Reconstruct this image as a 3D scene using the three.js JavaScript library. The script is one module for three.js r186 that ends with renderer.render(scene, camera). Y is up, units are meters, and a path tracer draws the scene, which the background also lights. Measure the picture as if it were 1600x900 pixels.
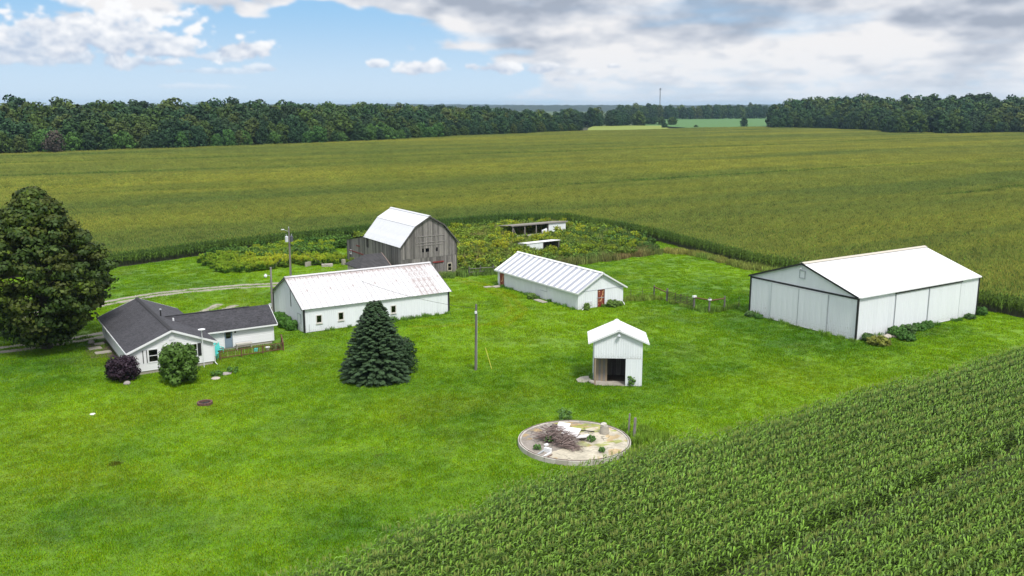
import * as THREE from 'three';
import { mergeGeometries } from 'three/addons/utils/BufferGeometryUtils.js';

// ------------------------------------------------------------------ camera, sky, sun, exposure
// Axes follow the farm: x runs along the machine shed's long side, z towards the near cornfield, y up. The drone hangs 26 m above (0, 0).
const scene = new THREE.Scene();
const D2R = Math.PI / 180;
const camera = new THREE.PerspectiveCamera(35.63, 16 / 9, 0.5, 30000);
camera.position.set(0, 26, 0);
camera.rotation.set(-11.506 * D2R, -32.5 * D2R, 0, 'YXZ');
const renderer = new THREE.WebGLRenderer();
renderer.toneMapping = THREE.LinearToneMapping;
renderer.toneMappingExposure = 2.2;
renderer.shadowMap.enabled = true;
renderer.setSize(1024, 576);

const sun = new THREE.DirectionalLight(new THREE.Color(1.0, 0.965, 0.9), 1.5);
sun.position.set(60 - 15, 190, -100 + 130);
sun.target.position.set(60, 0, -100);
sun.castShadow = true;
sun.shadow.radius = 22;
sun.shadow.mapSize.set(2048, 2048);
Object.assign(sun.shadow.camera, { left: -160, right: 160, top: 160, bottom: -160, near: 1, far: 600 });
scene.add(sun, sun.target);

// ------------------------------------------------------------------ numbers
function mulberry(seed) {
  let a = seed >>> 0;
  return () => { a = (a + 0x6d2b79f5) | 0; let t = Math.imul(a ^ (a >>> 15), 1 | a); t = (t + Math.imul(t ^ (t >>> 7), 61 | t)) ^ t; return ((t ^ (t >>> 14)) >>> 0) / 4294967296; };
}
const clamp = (x, a = 0, b = 1) => Math.min(b, Math.max(a, x));
const lerp = (a, b, t) => a + (b - a) * t;
const smooth = (a, b, x) => { const t = clamp((x - a) / (b - a)); return t * t * (3 - 2 * t); };
function hash2(ix, iy) { let h = Math.imul(ix | 0, 374761393) ^ Math.imul(iy | 0, 668265263); h = Math.imul(h ^ (h >>> 13), 1274126177); return ((h ^ (h >>> 16)) >>> 0) / 4294967296; }
function vnoise(x, y) {   // 0..1
  const ix = Math.floor(x), iy = Math.floor(y), fx = x - ix, fy = y - iy, u = fx * fx * (3 - 2 * fx), v = fy * fy * (3 - 2 * fy);
  const a = hash2(ix, iy), b = hash2(ix + 1, iy), c = hash2(ix, iy + 1), d = hash2(ix + 1, iy + 1);
  return a + (b - a) * u + (c - a) * v + (a - b - c + d) * u * v;
}
function fbm(x, y, n = 4) { let s = 0, a = 0.5, t = 0; for (let i = 0; i < n; i++) { s += a * vnoise(x, y); t += a; a *= 0.5; x = x * 2.03 + 17.3; y = y * 2.01 + 9.7; } return s / t; }
function insidePoly(x, z, P) { let c = false; for (let i = 0, j = P.length - 1; i < P.length; j = i++) { const [xi, zi] = P[i], [xj, zj] = P[j]; if ((zi > z) !== (zj > z) && x < ((xj - xi) * (z - zi)) / (zj - zi) + xi) c = !c; } return c; }
function segDist(x, z, ax, az, bx, bz) { const dx = bx - ax, dz = bz - az, t = clamp(((x - ax) * dx + (z - az) * dz) / (dx * dx + dz * dz)); return Math.hypot(x - ax - dx * t, z - az - dz * t); }
function lineDist(x, z, P) { let d = 1e9; for (let i = 0; i + 1 < P.length; i++) d = Math.min(d, segDist(x, z, ...P[i], ...P[i + 1])); return d; }

// ------------------------------------------------------------------ sky: blue air low down, broken cloud deck, cumulus towards the horizon
function skyTexture() {
  const W = 4096, Hh = 2048, half = Hh / 2, data = new Float32Array(W * Hh * 4), K = 1428.8, S = 0.465;
  // cumulus heaps: [azimuth offset, height above the horizon, half width, half height, bright] in units of 1/K radian round the view direction
  const A = (x) => Math.atan((x - 800) / K) * K;
  const heaps = [
    [A(165), 96, 130, 50, 1], [A(70), 82, 95, 40, .9], [A(255), 84, 66, 34, .95], [A(15), 76, 80, 24, .85], [A(225), 60, 95, 14, .85], [A(110), 66, 120, 22, .8],
    [A(385), 82, 52, 19, 1], [A(350), 70, 40, 10, .75], [A(415), 54, 36, 7, .6], [A(593), 62, 14, 7, .9], [A(668), 57, 40, 14, 1], [A(645), 52, 26, 8, .9], [A(775), 57, 42, 14, .95],
    [A(740), 58, 18, 9, .9], [A(855), 56, 34, 12, .9], [A(875), 40, 16, 6, .8], [A(958), 59, 14, 5, .9], [A(905), 48, 30, 7, .6], [A(330), 50, 90, 6, .5], [A(300), 27, 70, 4, .35], [A(1045), 42, 30, 4, .4],
  ];
  for (let k = 0; k < 46; k++) {   // the same kind of heaps all round, outside the view
    const a = ((k + 0.3 * hash2(k, 5)) / 46) * 2 * Math.PI * K - Math.PI * K;
    if (Math.abs(a) < 900) continue;
    heaps.push([a, 55 + 60 * hash2(k, 1), 40 + 70 * hash2(k, 2), 12 + 22 * hash2(k, 3), 0.95]);
  }
  const yaw = Math.atan2(-Math.cos(32.5 * D2R), Math.sin(32.5 * D2R));   // equirect angle of the view direction, atan2(z, x)
  const air = [0, 0, 0], col = [0, 0, 0];
  for (let row = half; row < Hh; row++) {
    const el = ((row + 0.5) / Hh - 0.5) * Math.PI, Y = el * K, sy = Math.sin(el), ce = Math.cos(el);
    const t = smooth(-0.01, 0.13, el), t2 = smooth(0.08, 1.2, el);
    air[0] = lerp(lerp(0.66, 0.30, t), 0.16, t2); air[1] = lerp(lerp(0.80, 0.575, t), 0.34, t2); air[2] = lerp(lerp(0.93, 0.88, t), 0.72, t2);
    const over = 1 + 0.8 * smooth(0.1, 1.2, el);   // an overcast deck is brighter overhead, where it is seen through less of itself
    for (let c = 0; c < W; c++) {
      const az = ((c + 0.5) / W - 0.5) * 2 * Math.PI;
      let da = az - yaw; if (da > Math.PI) da -= 2 * Math.PI; if (da < -Math.PI) da += 2 * Math.PI;
      const X = da * K;   // right of the view direction
      // the deck, a level sheet seen from below
      const k = 1 / (sy + 0.045), px = Math.cos(az) * ce * k, pz = Math.sin(az) * ce * k;
      const wob = fbm(px * 0.5 + 31, pz * 0.5 + 7, 3);
      const big = fbm(px * 0.33 + 3.1 + wob * 0.6, pz * 0.33 - 8.2, 4), fine = fbm(px * 1.1 + 11, pz * 1.1 + 5, 5);
      const edgeN = (fbm(X * 0.013, Y * 0.03, 4) - 0.5);
      // where the deck breaks open: a wide gap low in the left of the view and a few more round the horizon
      let open = 0;
      const topEdge = lerp(128, 158, smooth(-640, -230, X)) - 45 * smooth(-300, -60, X) * smooth(60, -120, X) - 60 * smooth(-180, 120, X);
      if (Math.abs(X) < 1400) open = smooth(30, -26, Y - topEdge + edgeN * 110) * smooth(150, -130, X - 1.1 * (60 - Y) - edgeN * 330) * smooth(-1400, -900, X);
      else open = smooth(0.5, 0.62, fbm(X * 0.0016 + 40, Y * 0.006, 2)) * smooth(230, 90, Y);
      const low = smooth(-30, 46, Y + edgeN * 30), wx = 26 * (fbm(X * 0.02 + 50, Y * 0.03, 3) - 0.5), puff = fbm((X + wx) * 0.0135 + 3, (Y + wx * 0.6) * 0.034 + 60, 5), veil = fbm(X * 0.03 + 8, Y * 0.1 + 21, 4);
      let cover = smooth(0.18, 0.46, big * 0.55 + fine * 0.45 + 0.12 - open * 0.75) * lerp(0.5, 1, low) * (1 - 0.35 * smooth(80, 20, Y) * smooth(0.5, 0.36, veil));
      // light and dark of the deck
      const g = clamp(0.62 + 0.7 * (fbm(X * 0.0042 + 5, Y * 0.017 + 2, 3) - 0.5) + 0.7 * (fine - 0.5) + 1.9 * (puff - 0.5) + 0.6 * (veil - 0.5) - (Math.abs(X) < 1400 ? 0.36 * smooth(85, 150, Y + edgeN * 60) * smooth(20, 260, X) - 0.2 * smooth(150, 60, Y) : 0));
      const far = smooth(100, 5, Y);
      const b0 = lerp(0.46, 0.9, g), wr = lerp(b0 * lerp(0.85, 1, g), 0.80, far * 0.45), wg = lerp(b0 * lerp(0.96, 0.99, g), 0.86, far * 0.45), wb = lerp(b0 * lerp(1.15, 1.0, g), 0.94, far * 0.45);
      for (let i = 0; i < 3; i++) col[i] = lerp(air[i], [wr, wg, wb][i] * over, cover);
      // cumulus in the gap
      if (Y < 190) {
        const n1 = fbm(X * 0.028 + 90, Y * 0.055 + 30, 5) - 0.5, n2 = fbm(X * 0.075 + 10, Y * 0.13 + 70, 4) - 0.5;
        let best = 0, lit = 0;
        for (const [hx, hy, hw, hh, br] of heaps) {
          const u = (X - hx) / hw, v = (Y - hy) / hh;
          if (Math.abs(u) > 1.7 || Math.abs(v) > 2) continue;
          const vv = v < 0 ? v * 1.5 : v, d = 1 - Math.sqrt(u * u + vv * vv) + n1 * 1.6 + n2 * 0.85, m = smooth(0.0, 0.32, d) * br;
          if (m > best) { best = m; lit = clamp(0.48 + 0.62 * v + 1.5 * n2 + 1.1 * n1 + 0.15 * u); }
        }
        if (best > 0) {
          const cr = lerp(0.52, 0.98, lit), cg = lerp(0.60, 0.985, lit), cb = lerp(0.74, 1.0, lit), hz = smooth(70, 15, Y) * 0.4;
          col[0] = lerp(col[0], lerp(cr, 0.8, hz), best); col[1] = lerp(col[1], lerp(cg, 0.85, hz), best); col[2] = lerp(col[2], lerp(cb, 0.93, hz), best);
        }
      }
      const o = (row * W + c) * 4;
      data[o] = col[0] * S; data[o + 1] = col[1] * S; data[o + 2] = col[2] * S; data[o + 3] = 1;
    }
  }
  for (let row = 0; row < half; row++) for (let c = 0; c < W; c++) { const o = (row * W + c) * 4; data[o] = 0.10; data[o + 1] = 0.14; data[o + 2] = 0.08; data[o + 3] = 1; }
  const t = new THREE.DataTexture(data, W, Hh, THREE.RGBAFormat, THREE.FloatType);
  t.mapping = THREE.EquirectangularReflectionMapping; t.magFilter = THREE.LinearFilter; t.needsUpdate = true;
  return t;
}
const skyMap = skyTexture();
scene.background = skyMap;
scene.environment = skyMap;
scene.fog = new THREE.FogExp2(new THREE.Color(0.5, 0.74, 1.0), 0.00006);

// ------------------------------------------------------------------ making things
const used = new Map();
function numbered(name) { const n = used.get(name) ?? 0; used.set(name, n + 1); return n ? name + '_' + String(n).padStart(3, '0') : name; }
function shade(o) { o.castShadow = true; o.receiveShadow = true; return o; }
function tag(o, label, category, group) { o.userData.label = label; o.userData.category = category; if (group) o.userData.group = group; return o; }
function thing(name, label, category, [x, y, z] = [0, 0, 0], turn = 0, group) {
  const o = new THREE.Group(); o.name = numbered(name); o.position.set(x, y, z); o.rotation.y = turn; scene.add(o);
  return tag(o, label, category, group);
}
function single(name, label, category, geometry, material, [x, y, z] = [0, 0, 0], turn = 0, group) {
  const o = shade(new THREE.Mesh(geometry, material)); o.name = numbered(name); o.position.set(x, y, z); o.rotation.y = turn; scene.add(o);
  return tag(o, label, category, group);
}
function part(parent, name, geometry, material, at, turn) {
  const g = Array.isArray(geometry) ? (geometry.length > 1 ? mergeGeometries(geometry.map((q) => (q.index ? q.toNonIndexed() : q))) : geometry[0]) : geometry;
  const o = shade(new THREE.Mesh(g, material)); o.name = name; if (at) o.position.set(...at); if (turn) o.rotation.set(...turn); parent.add(o);
  return o;
}
function structure(name, geometry, material, label) { const o = shade(new THREE.Mesh(geometry, material)); o.name = numbered(name); o.userData.kind = 'structure'; if (label) o.userData.label = label; scene.add(o); return o; }
function stuff(name, label, category, geometry, material, matrices, colors, parent) {
  const o = shade(new THREE.InstancedMesh(geometry, material, matrices.length)); o.name = numbered(name); o.userData = { kind: 'stuff', label };
  if (category) o.userData.category = category;
  matrices.forEach((m, i) => o.setMatrixAt(i, m)); if (colors) colors.forEach((c, i) => o.setColorAt(i, c));
  (parent ?? scene).add(o); return o;
}
const box = (w, h, d, x = 0, y = 0, z = 0, rx = 0, ry = 0, rz = 0) => { const g = new THREE.BoxGeometry(w, h, d); if (rx) g.rotateX(rx); if (rz) g.rotateZ(rz); if (ry) g.rotateY(ry); return g.translate(x, y, z); };
const V = (x, y, z) => new THREE.Vector3(x, y, z);
function rod(a, b, r0, r1 = r0, n = 6) {   // a tapered rod from a to b
  const d = new THREE.Vector3().subVectors(b, a), g = new THREE.CylinderGeometry(r1, r0, d.length(), n, 1);
  g.translate(0, d.length() / 2, 0); g.applyQuaternion(new THREE.Quaternion().setFromUnitVectors(V(0, 1, 0), d.clone().normalize()));
  return g.translate(a.x, a.y, a.z);
}
function beam(a, b, w, h) {   // a squared timber from a to b, its width level
  const d = new THREE.Vector3().subVectors(b, a), L = d.length(), g = new THREE.BoxGeometry(w, h, L), m = new THREE.Matrix4().lookAt(b, a, Math.abs(d.y) > 0.99 * L ? V(1, 0, 0) : V(0, 1, 0));
  g.applyMatrix4(m); return g.translate((a.x + b.x) / 2, (a.y + b.y) / 2, (a.z + b.z) / 2);
}
class Soup {   // triangles with colours
  constructor() { this.p = []; this.c = []; this.n = null; }
  tri(a, b, c, col) { this.p.push(a[0], a[1], a[2], b[0], b[1], b[2], c[0], c[1], c[2]); for (let i = 0; i < 3; i++) this.c.push(col[0], col[1], col[2]); }
  quad(a, b, c, d, col) { this.tri(a, b, c, col); this.tri(a, c, d, col); }
  geometry(uv) {
    const g = new THREE.BufferGeometry(); g.setAttribute('position', new THREE.Float32BufferAttribute(this.p, 3)); g.setAttribute('color', new THREE.Float32BufferAttribute(this.c, 3));
    if (this.n) g.setAttribute('normal', new THREE.Float32BufferAttribute(this.n, 3)); else g.computeVertexNormals();
    return g;
  }
}
function texture(w, h, f, srgb = true, rx = 1, ry = rx) {   // f(u, v) -> [r, g, b] as linear base colours, or a number for bump and roughness
  const d = new Uint8Array(w * h * 4), enc = (x) => (srgb ? Math.round(255 * (x <= 0.0031308 ? 12.92 * x : 1.055 * Math.pow(x, 1 / 2.4) - 0.055)) : Math.round(255 * clamp(x)));
  for (let y = 0; y < h; y++) for (let x = 0; x < w; x++) {
    const r = f(x / w, y / h), o = (y * w + x) * 4; if (typeof r === 'number') d[o] = d[o + 1] = d[o + 2] = enc(clamp(r)); else for (let i = 0; i < 3; i++) d[o + i] = enc(clamp(r[i])); d[o + 3] = 255;
  }
  const t = new THREE.DataTexture(d, w, h); t.magFilter = THREE.LinearFilter; t.wrapS = t.wrapT = THREE.RepeatWrapping; t.repeat.set(rx, ry); if (srgb) t.colorSpace = THREE.SRGBColorSpace; t.needsUpdate = true;
  return t;
}
const mat = (r, g, b, rough = 0.8, extra = {}) => new THREE.MeshStandardMaterial({ color: new THREE.Color().setRGB(r, g, b), roughness: rough, ...extra });
const leafy = (rough = 0.6, shine = 0.3) => new THREE.MeshPhysicalMaterial({ vertexColors: true, roughness: rough, specularIntensity: shine, side: THREE.DoubleSide });
const M4 = (x, y, z, turn = 0, s = 1, sy = s, tilt = 0) => new THREE.Matrix4().compose(V(x, y, z), new THREE.Quaternion().setFromEuler(new THREE.Euler(tilt, turn, tilt * 0.6, 'YXZ')), V(s, sy, s));

// ------------------------------------------------------------------ the lie of the land
const YARD = [[-120, -146], [-40, -150], [24.5, -157], [38.5, -161.5], [67, -167], [92, -167.5], [106, -167], [117.5, -162], [118.5, -148], [117.5, -133], [114, -115], [110.8, -100], [112.2, -80], [112.3, -64], [112, -50], [200, -50], [300, -50], [300, 60], [-120, 60]];
const FARLINE = [[-260, -500], [27, -524], [73, -531], [125, -538], [187, -555], [266, -586], [387, -646], [557, -735], [634, -742], [749, -765], [841, -742], [828, -650], [776, -545], [813, -475], [848, -453], [1100, -300], [1300, -170], [1300, -50]];
const FIELD = [[-260, -140], ...FARLINE];   // outer limit of the big cornfield; the yard is cut out of it
FIELD.push([-260, -50]);
const frontEdge = (x) => lerp(-42.3, -45.9, smooth(8, 36, x)) - 0.35 * vnoise(x * 0.15, 3) - 0.2;   // far edge of the near cornfield
function hgt(x, z) {
  const d = Math.hypot(x, z), a = smooth(215, 420, d);
  if (a <= 0) return 0;
  return a * (1.5 * (fbm(x * 0.004 + 3, z * 0.009 + 8, 3) - 0.5) + 0.5 * (vnoise(x * 0.012, z * 0.035) - 0.5)) - 1.2 * smooth(700, 1000, d);
}
const PW = Math.cos(32.5 * D2R), PS = Math.sin(32.5 * D2R), CP = Math.cos(11.506 * D2R), SP = Math.sin(11.506 * D2R);
function frame(x, y, z) {   // where a point shows in the photograph, as shares of its half width and half height, and its distance
  const r = x * PW + z * PS, f0 = x * PS - z * PW, up0 = y - 26, f = f0 * CP - up0 * SP, u = up0 * CP + f0 * SP;
  return [(1400 * r) / (f * 800), (1400 * u) / (f * 450), f];
}
function inView(x, z, margin = 6, y = 1) { const [a, b, f] = frame(x, y, z); return f > 4 && Math.abs(a) < 1 + (margin * 1.75) / f && Math.abs(b) < 1 + (margin * 3.2) / f; }

function tileNoise(u, v, per, n = 4) {   // fbm that repeats over 0..1
  let s = 0, a = 0.5, t = 0;
  for (let i = 0; i < n; i++) {
    const x = u * per, y = v * per, ix = Math.floor(x), iy = Math.floor(y), fx = x - ix, fy = y - iy, p = (k) => ((k % per) + per) % per, w = fx * fx * (3 - 2 * fx), q = fy * fy * (3 - 2 * fy), k = i * 57;
    const A = hash2(p(ix) + k, p(iy)), B = hash2(p(ix + 1) + k, p(iy)), C = hash2(p(ix) + k, p(iy + 1)), D = hash2(p(ix + 1) + k, p(iy + 1));
    s += a * (A + (B - A) * w + (C - A) * q + (A - B - C + D) * w * q); t += a; a *= 0.55; per *= 2;
  }
  return s / t;
}

// the ground: one sheet out to the horizon
{
  const rings = [0]; for (let r = 30; r < 12000; r *= 1.085) rings.push(r);
  const N = 160, p = [], c = [], idx = [];
  rings.forEach((r, i) => { for (let k = 0; k < N; k++) {
    const a = (k / N) * 2 * Math.PI, x = r * Math.cos(a), z = r * Math.sin(a), n = fbm(x * 0.004, z * 0.004, 3), m = smooth(1000, 1300, r);
    p.push(x, hgt(x, z) - 0.06, z); c.push(lerp(0.045, lerp(0.03, 0.09, n), m), lerp(0.045, lerp(0.07, 0.12, n), m), lerp(0.022, 0.03, m));
    if (i + 1 < rings.length) { const a0 = i * N + k, a1 = i * N + ((k + 1) % N), b0 = a0 + N, b1 = a1 + N; idx.push(a0, a1, b0, a1, b1, b0); }
  } });
  const g = new THREE.BufferGeometry(); g.setAttribute('position', new THREE.Float32BufferAttribute(p, 3)); g.setAttribute('color', new THREE.Float32BufferAttribute(c, 3)); g.setIndex(idx); g.computeVertexNormals();
  structure('ground', g, new THREE.MeshStandardMaterial({ vertexColors: true, roughness: 0.95 }), 'dark soil and far farmland reaching to the horizon');
}
// wooded ridges on the horizon
function ridge(name, R, az0, az1, h0, seed, label) {
  const p = [], idx = [], n = 520, rows = 7;
  for (let i = 0; i <= n; i++) for (let j = 0; j < rows; j++) {
    const a = lerp(az0, az1, i / n), r = R + j * 90 + 20 * hash2(i, j + seed), x = r * Math.sin(a), f = r * Math.cos(a);
    const top = h0 * (0.62 + 0.75 * (fbm(i * 0.018 + seed, 4, 3) - 0.25)) * Math.sin((Math.min(j, 5) / 5) * Math.PI * 0.5) + (j ? 9 * (vnoise(i * 0.8, j * 1.3 + seed) - 0.3) : 0);
    p.push(x * PW + f * PS, j === rows - 1 ? -8 : top - 2, x * PS - f * PW);
    if (i < n && j + 1 < rows) { const a0 = i * rows + j, b0 = a0 + rows; idx.push(a0, b0, a0 + 1, b0, b0 + 1, a0 + 1); }
  }
  const g = new THREE.BufferGeometry(); g.setAttribute('position', new THREE.Float32BufferAttribute(p, 3)); g.setIndex(idx); g.computeVertexNormals();
  structure(name, g, mat(0.022, 0.04, 0.028, 0.95), label);
}
ridge('hills', 6800, -0.75, 0.75, 44, 3, 'far wooded ridge, blue with haze, along the horizon');
ridge('hills', 4300, -0.75, 0.75, 30, 40, 'nearer low wooded ridge below the far blue one');

// ------------------------------------------------------------------ lawn
const TRACKS = [   // wheel tracks of the gravel drive
  [[-60, -107.6], [3, -108.2], [9, -108.3], [14.5, -109.3], [22, -111], [27, -113.5], [31.5, -118]], [[-60, -109.4], [3, -110.2], [9, -110.3], [14.5, -111.3], [21, -113], [26, -115.6], [30, -119.6]],
  [[-60, -120], [-20, -122.5], [5, -124.6], [14, -126.1], [18.5, -127.9], [23, -129.6], [29, -130], [34, -129.4], [41, -127.4], [50, -125]], [[-60, -122], [-20, -124.5], [5, -126.7], [14, -128], [18, -129.7], [23, -131.4], [29, -131.8], [34, -131.3], [41, -129.6], [50, -127]],
];
const TYRE = [[[55, -90.2], [60.6, -95], [64.2, -103], [65.2, -111], [64.6, -118]], [[55.6, -88.8], [61.9, -94.2], [65.6, -102.4], [66.6, -111], [66, -118]], [[46, -94.5], [56, -89.5]]];
const DIRT = [[25.8, -59.5, 0.5], [8.75, -68.4, 0.8], [26.3, -61.2, 0.35], [13.6, -70.6, 0.5], [31, -66, 0.3]];
const WORN = [[[30, -118], [33, -121], [35, -126]], [[31.5, -119], [34.5, -113]], [[12, -62], [18, -58], [24, -55]], [[2, -70], [9, -66]]];
function lawnTone(x, z) {
  const big = fbm(x * 0.045 + 9, z * 0.06 + 3, 4), mid = fbm(x * 0.2 + 30, z * 0.26 + 11, 4), fine = fbm(x * 0.9, z * 0.9, 3);
  const t = clamp(0.5 + 1.5 * (big - 0.5) + 0.9 * (mid - 0.5) + 0.6 * (fine - 0.5) + 0.07 * Math.sin((z + 0.04 * x) * 3.9 + 1.5 * big) * smooth(20, 60, x));
  let r = lerp(0.07, 0.19, t), g = lerp(0.19, 0.355, t), b = 0.004;
  const worn = Math.min(...WORN.map((L) => lineDist(x, z, L))), y = smooth(3.2, 0, worn + (mid - 0.5) * 5) * 0.24 + smooth(0.56, 0.78, fbm(x * 0.055 + 71, z * 0.075 + 20, 4)) * 0.26;
  r = lerp(r, 0.26, y); g = lerp(g, 0.33, y); b = lerp(b, 0.012, y);
  const bare = smooth(0.68, 0.74, fbm(x * 0.22 + 5, z * 0.22 + 40, 3)) * 0.16;
  const ty = smooth(0.75, 0.1, Math.min(...TYRE.map((L) => lineDist(x, z, L))) + (fine - 0.5) * 0.8) * 0.55; r = lerp(r, 0.25, ty); g = lerp(g, 0.3, ty);
  const dirt = Math.max(...DIRT.map(([dx, dz, q]) => smooth(q, q * 0.4, Math.hypot(x - dx, (z - dz) * 1.6) + (fine - 0.5) * 0.9))); r = lerp(r, 0.06, dirt * 0.8); g = lerp(g, 0.055, dirt * 0.8);
  return [lerp(r, 0.1, bare), lerp(g, 0.13, bare), lerp(b, 0.03, bare)];
}
const LAWN = [[-60, -20], [-60, -150.5], [-40, -150.2], [24.5, -157.2], [38.5, -161.7], [67, -167.2], [106, -167.2], [117.5, -162.2], [118.6, -148], [117.6, -133], [114.1, -115], [111, -100], [112.3, -80], [112.4, -50.5], [175, -50.5], [175, -38], [60, -38], [20, -34]];
{
  const N = 2048, size = 180, x0 = -60, z0 = -180;
  const map = texture(N, N, (u, v) => { const x = x0 + u * size, z = z0 + (1 - v) * size, c = lawnTone(x, z), j = 0.62 + 0.38 * hash2(Math.floor(u * N), Math.floor(v * N)); return [c[0] * j * 0.85, c[1] * j * 0.85, c[2] * j]; });
  const g = new THREE.ShapeGeometry(new THREE.Shape(LAWN.map(([x, z]) => new THREE.Vector2(x, -z))));
  g.rotateX(-Math.PI / 2);
  const P = g.attributes.position, uv = new Float32Array(P.count * 2); for (let i = 0; i < P.count; i++) { uv[i * 2] = (P.getX(i) - x0) / size; uv[i * 2 + 1] = 1 - (P.getZ(i) - z0) / size; }
  g.setAttribute('uv', new THREE.BufferAttribute(uv, 2));
  structure('lawn', g, new THREE.MeshStandardMaterial({ map, roughness: 0.9 }), 'mown green lawn and pasture round the farm buildings');
}
const FOOTPRINTS = [[13.6, 21.8, -108.6, -90.9], [21.8, 30, -103.5, -95.8], [34, 53.2, -109.6, -98.3], [68, 75.8, -111, -91], [57.8, 67.7, -144, -122.2], [51, 55.8, -127.4, -121.6], [85.1, 109, -77.6, -61.6]];
const onBuilding = (x, z, m = 0) => FOOTPRINTS.some(([a, b, c, d]) => x > a - m && x < b + m && z > c - m && z < d + m) || Math.hypot(x - 39.8, z + 53.4) < 4.45 + m || Math.hypot(x - 53.6, z + 65) < 2.2;
const trackDist = (x, z) => Math.min(...TRACKS.map((L) => lineDist(x, z, L)));
{
  const R = mulberry(11), S = new Soup();
  for (let i = 0; i < 74; i++) {   // one tuft: short leaning blades
    const a = R() * 6.283, r = 0.5 * Math.sqrt(R()), x = r * Math.cos(a), z = r * Math.sin(a), h = 0.05 + 0.09 * R(), w = 0.018 + 0.02 * R(), d = R() * 6.283, lx = 0.09 * (R() - 0.5), lz = 0.09 * (R() - 0.5), k = 0.45 + 1.05 * R(), yl = R() < 0.12 ? 1.5 : 1;
    S.tri([x - w * Math.cos(d), 0, z - w * Math.sin(d)], [x + w * Math.cos(d), 0, z + w * Math.sin(d)], [x + lx, h, z + lz], [k * yl, k, k]);
  }
  const ms = [], cs = [];
  for (let x = -58; x < 130; x += 0.5) for (let z = -166; z < -36; z += 0.5) {
    const px = x + (R() - 0.5) * 0.6, pz = z + (R() - 0.5) * 0.6, d = Math.hypot(px, pz), keep = R();
    if (keep > (d < 95 ? 1 : d < 130 ? 0.6 : 0.42) || !inView(px, pz, 4) || !insidePoly(px, pz, LAWN) || onBuilding(px, pz, -0.05) || pz > frontEdge(px) + 1) continue;
    if (trackDist(px, pz) < 0.42 + 0.35 * R()) continue;
    const c = lawnTone(px, pz), j = 0.8 + 0.4 * R(), tall = vnoise(px * 0.5 + 4, pz * 0.5) * 0.8 + 0.5;
    ms.push(M4(px, 0, pz, R() * 6.283, d < 95 ? 1 : 1.35, tall)); cs.push(new THREE.Color().setRGB(c[0] * j, c[1] * j, c[2] * j));
  }
  console.log('grass', ms.length);
  stuff('grass', 'short green grass of the lawn and pasture', 'grass', S.geometry(), leafy(0.6, 0.2), ms, cs);
}
// gravel in the wheel tracks
{
  const gm = new THREE.MeshStandardMaterial({ roughness: 0.95, map: texture(256, 256, (u, v) => { const n = tileNoise(u, v, 6, 4), s = tileNoise(u, v, 64, 2), k = 0.55 + 0.6 * n + 0.5 * (s - 0.5); return [0.36 * k, 0.33 * k, 0.265 * k]; }) });
  TRACKS.forEach((L, q) => {
    const c = new THREE.CatmullRomCurve3(L.map(([x, z]) => V(x, 0, z))), n = 160, p = [], uv = [], idx = [];
    for (let i = 0; i <= n; i++) {
      const a = c.getPoint(i / n), t = c.getTangent(i / n), w1 = 0.5 + 0.55 * (fbm(i * 0.22 + q * 31, 2, 3) - 0.35), w2 = 0.5 + 0.55 * (fbm(i * 0.22 + q * 31, 9, 3) - 0.35);
      for (const [s, w] of [[-1, w1], [1, w2]]) { const x = a.x - t.z * w * s, z = a.z + t.x * w * s; p.push(x, 0.008, z); uv.push(x * 0.5, z * 0.5); }
      if (i < n) { const k = i * 2; idx.push(k, k + 1, k + 2, k + 1, k + 3, k + 2); }
    }
    const g = new THREE.BufferGeometry(); g.setAttribute('position', new THREE.Float32BufferAttribute(p, 3)); g.setAttribute('uv', new THREE.Float32BufferAttribute(uv, 2)); g.setIndex(idx); g.computeVertexNormals();
    structure('gravel_track', g, gm, 'pale gravel wheel track of the farm drive');
  });
}
// fields beyond the corn
{
  const flat = (pts, y) => { const g = new THREE.ShapeGeometry(new THREE.Shape(pts.map(([x, z]) => new THREE.Vector2(x, -z)))); g.rotateX(-Math.PI / 2); return g.translate(0, y, 0); };
  structure('hay_field', flat([[560, -738], [634, -745], [690, -756], [800, -892], [730, -945], [640, -840]], 0.5), mat(0.2, 0.25, 0.035, 0.95), 'pale yellow green field strip beyond the corn');
  structure('bean_field', flat([[745, -768], [860, -768], [1010, -880], [1420, -1240], [1640, -1440], [1480, -1550], [1100, -1290], [800, -930]], 0.3), mat(0.07, 0.165, 0.035, 0.95), 'bright green bean field in front of the far tree line');
}

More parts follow.
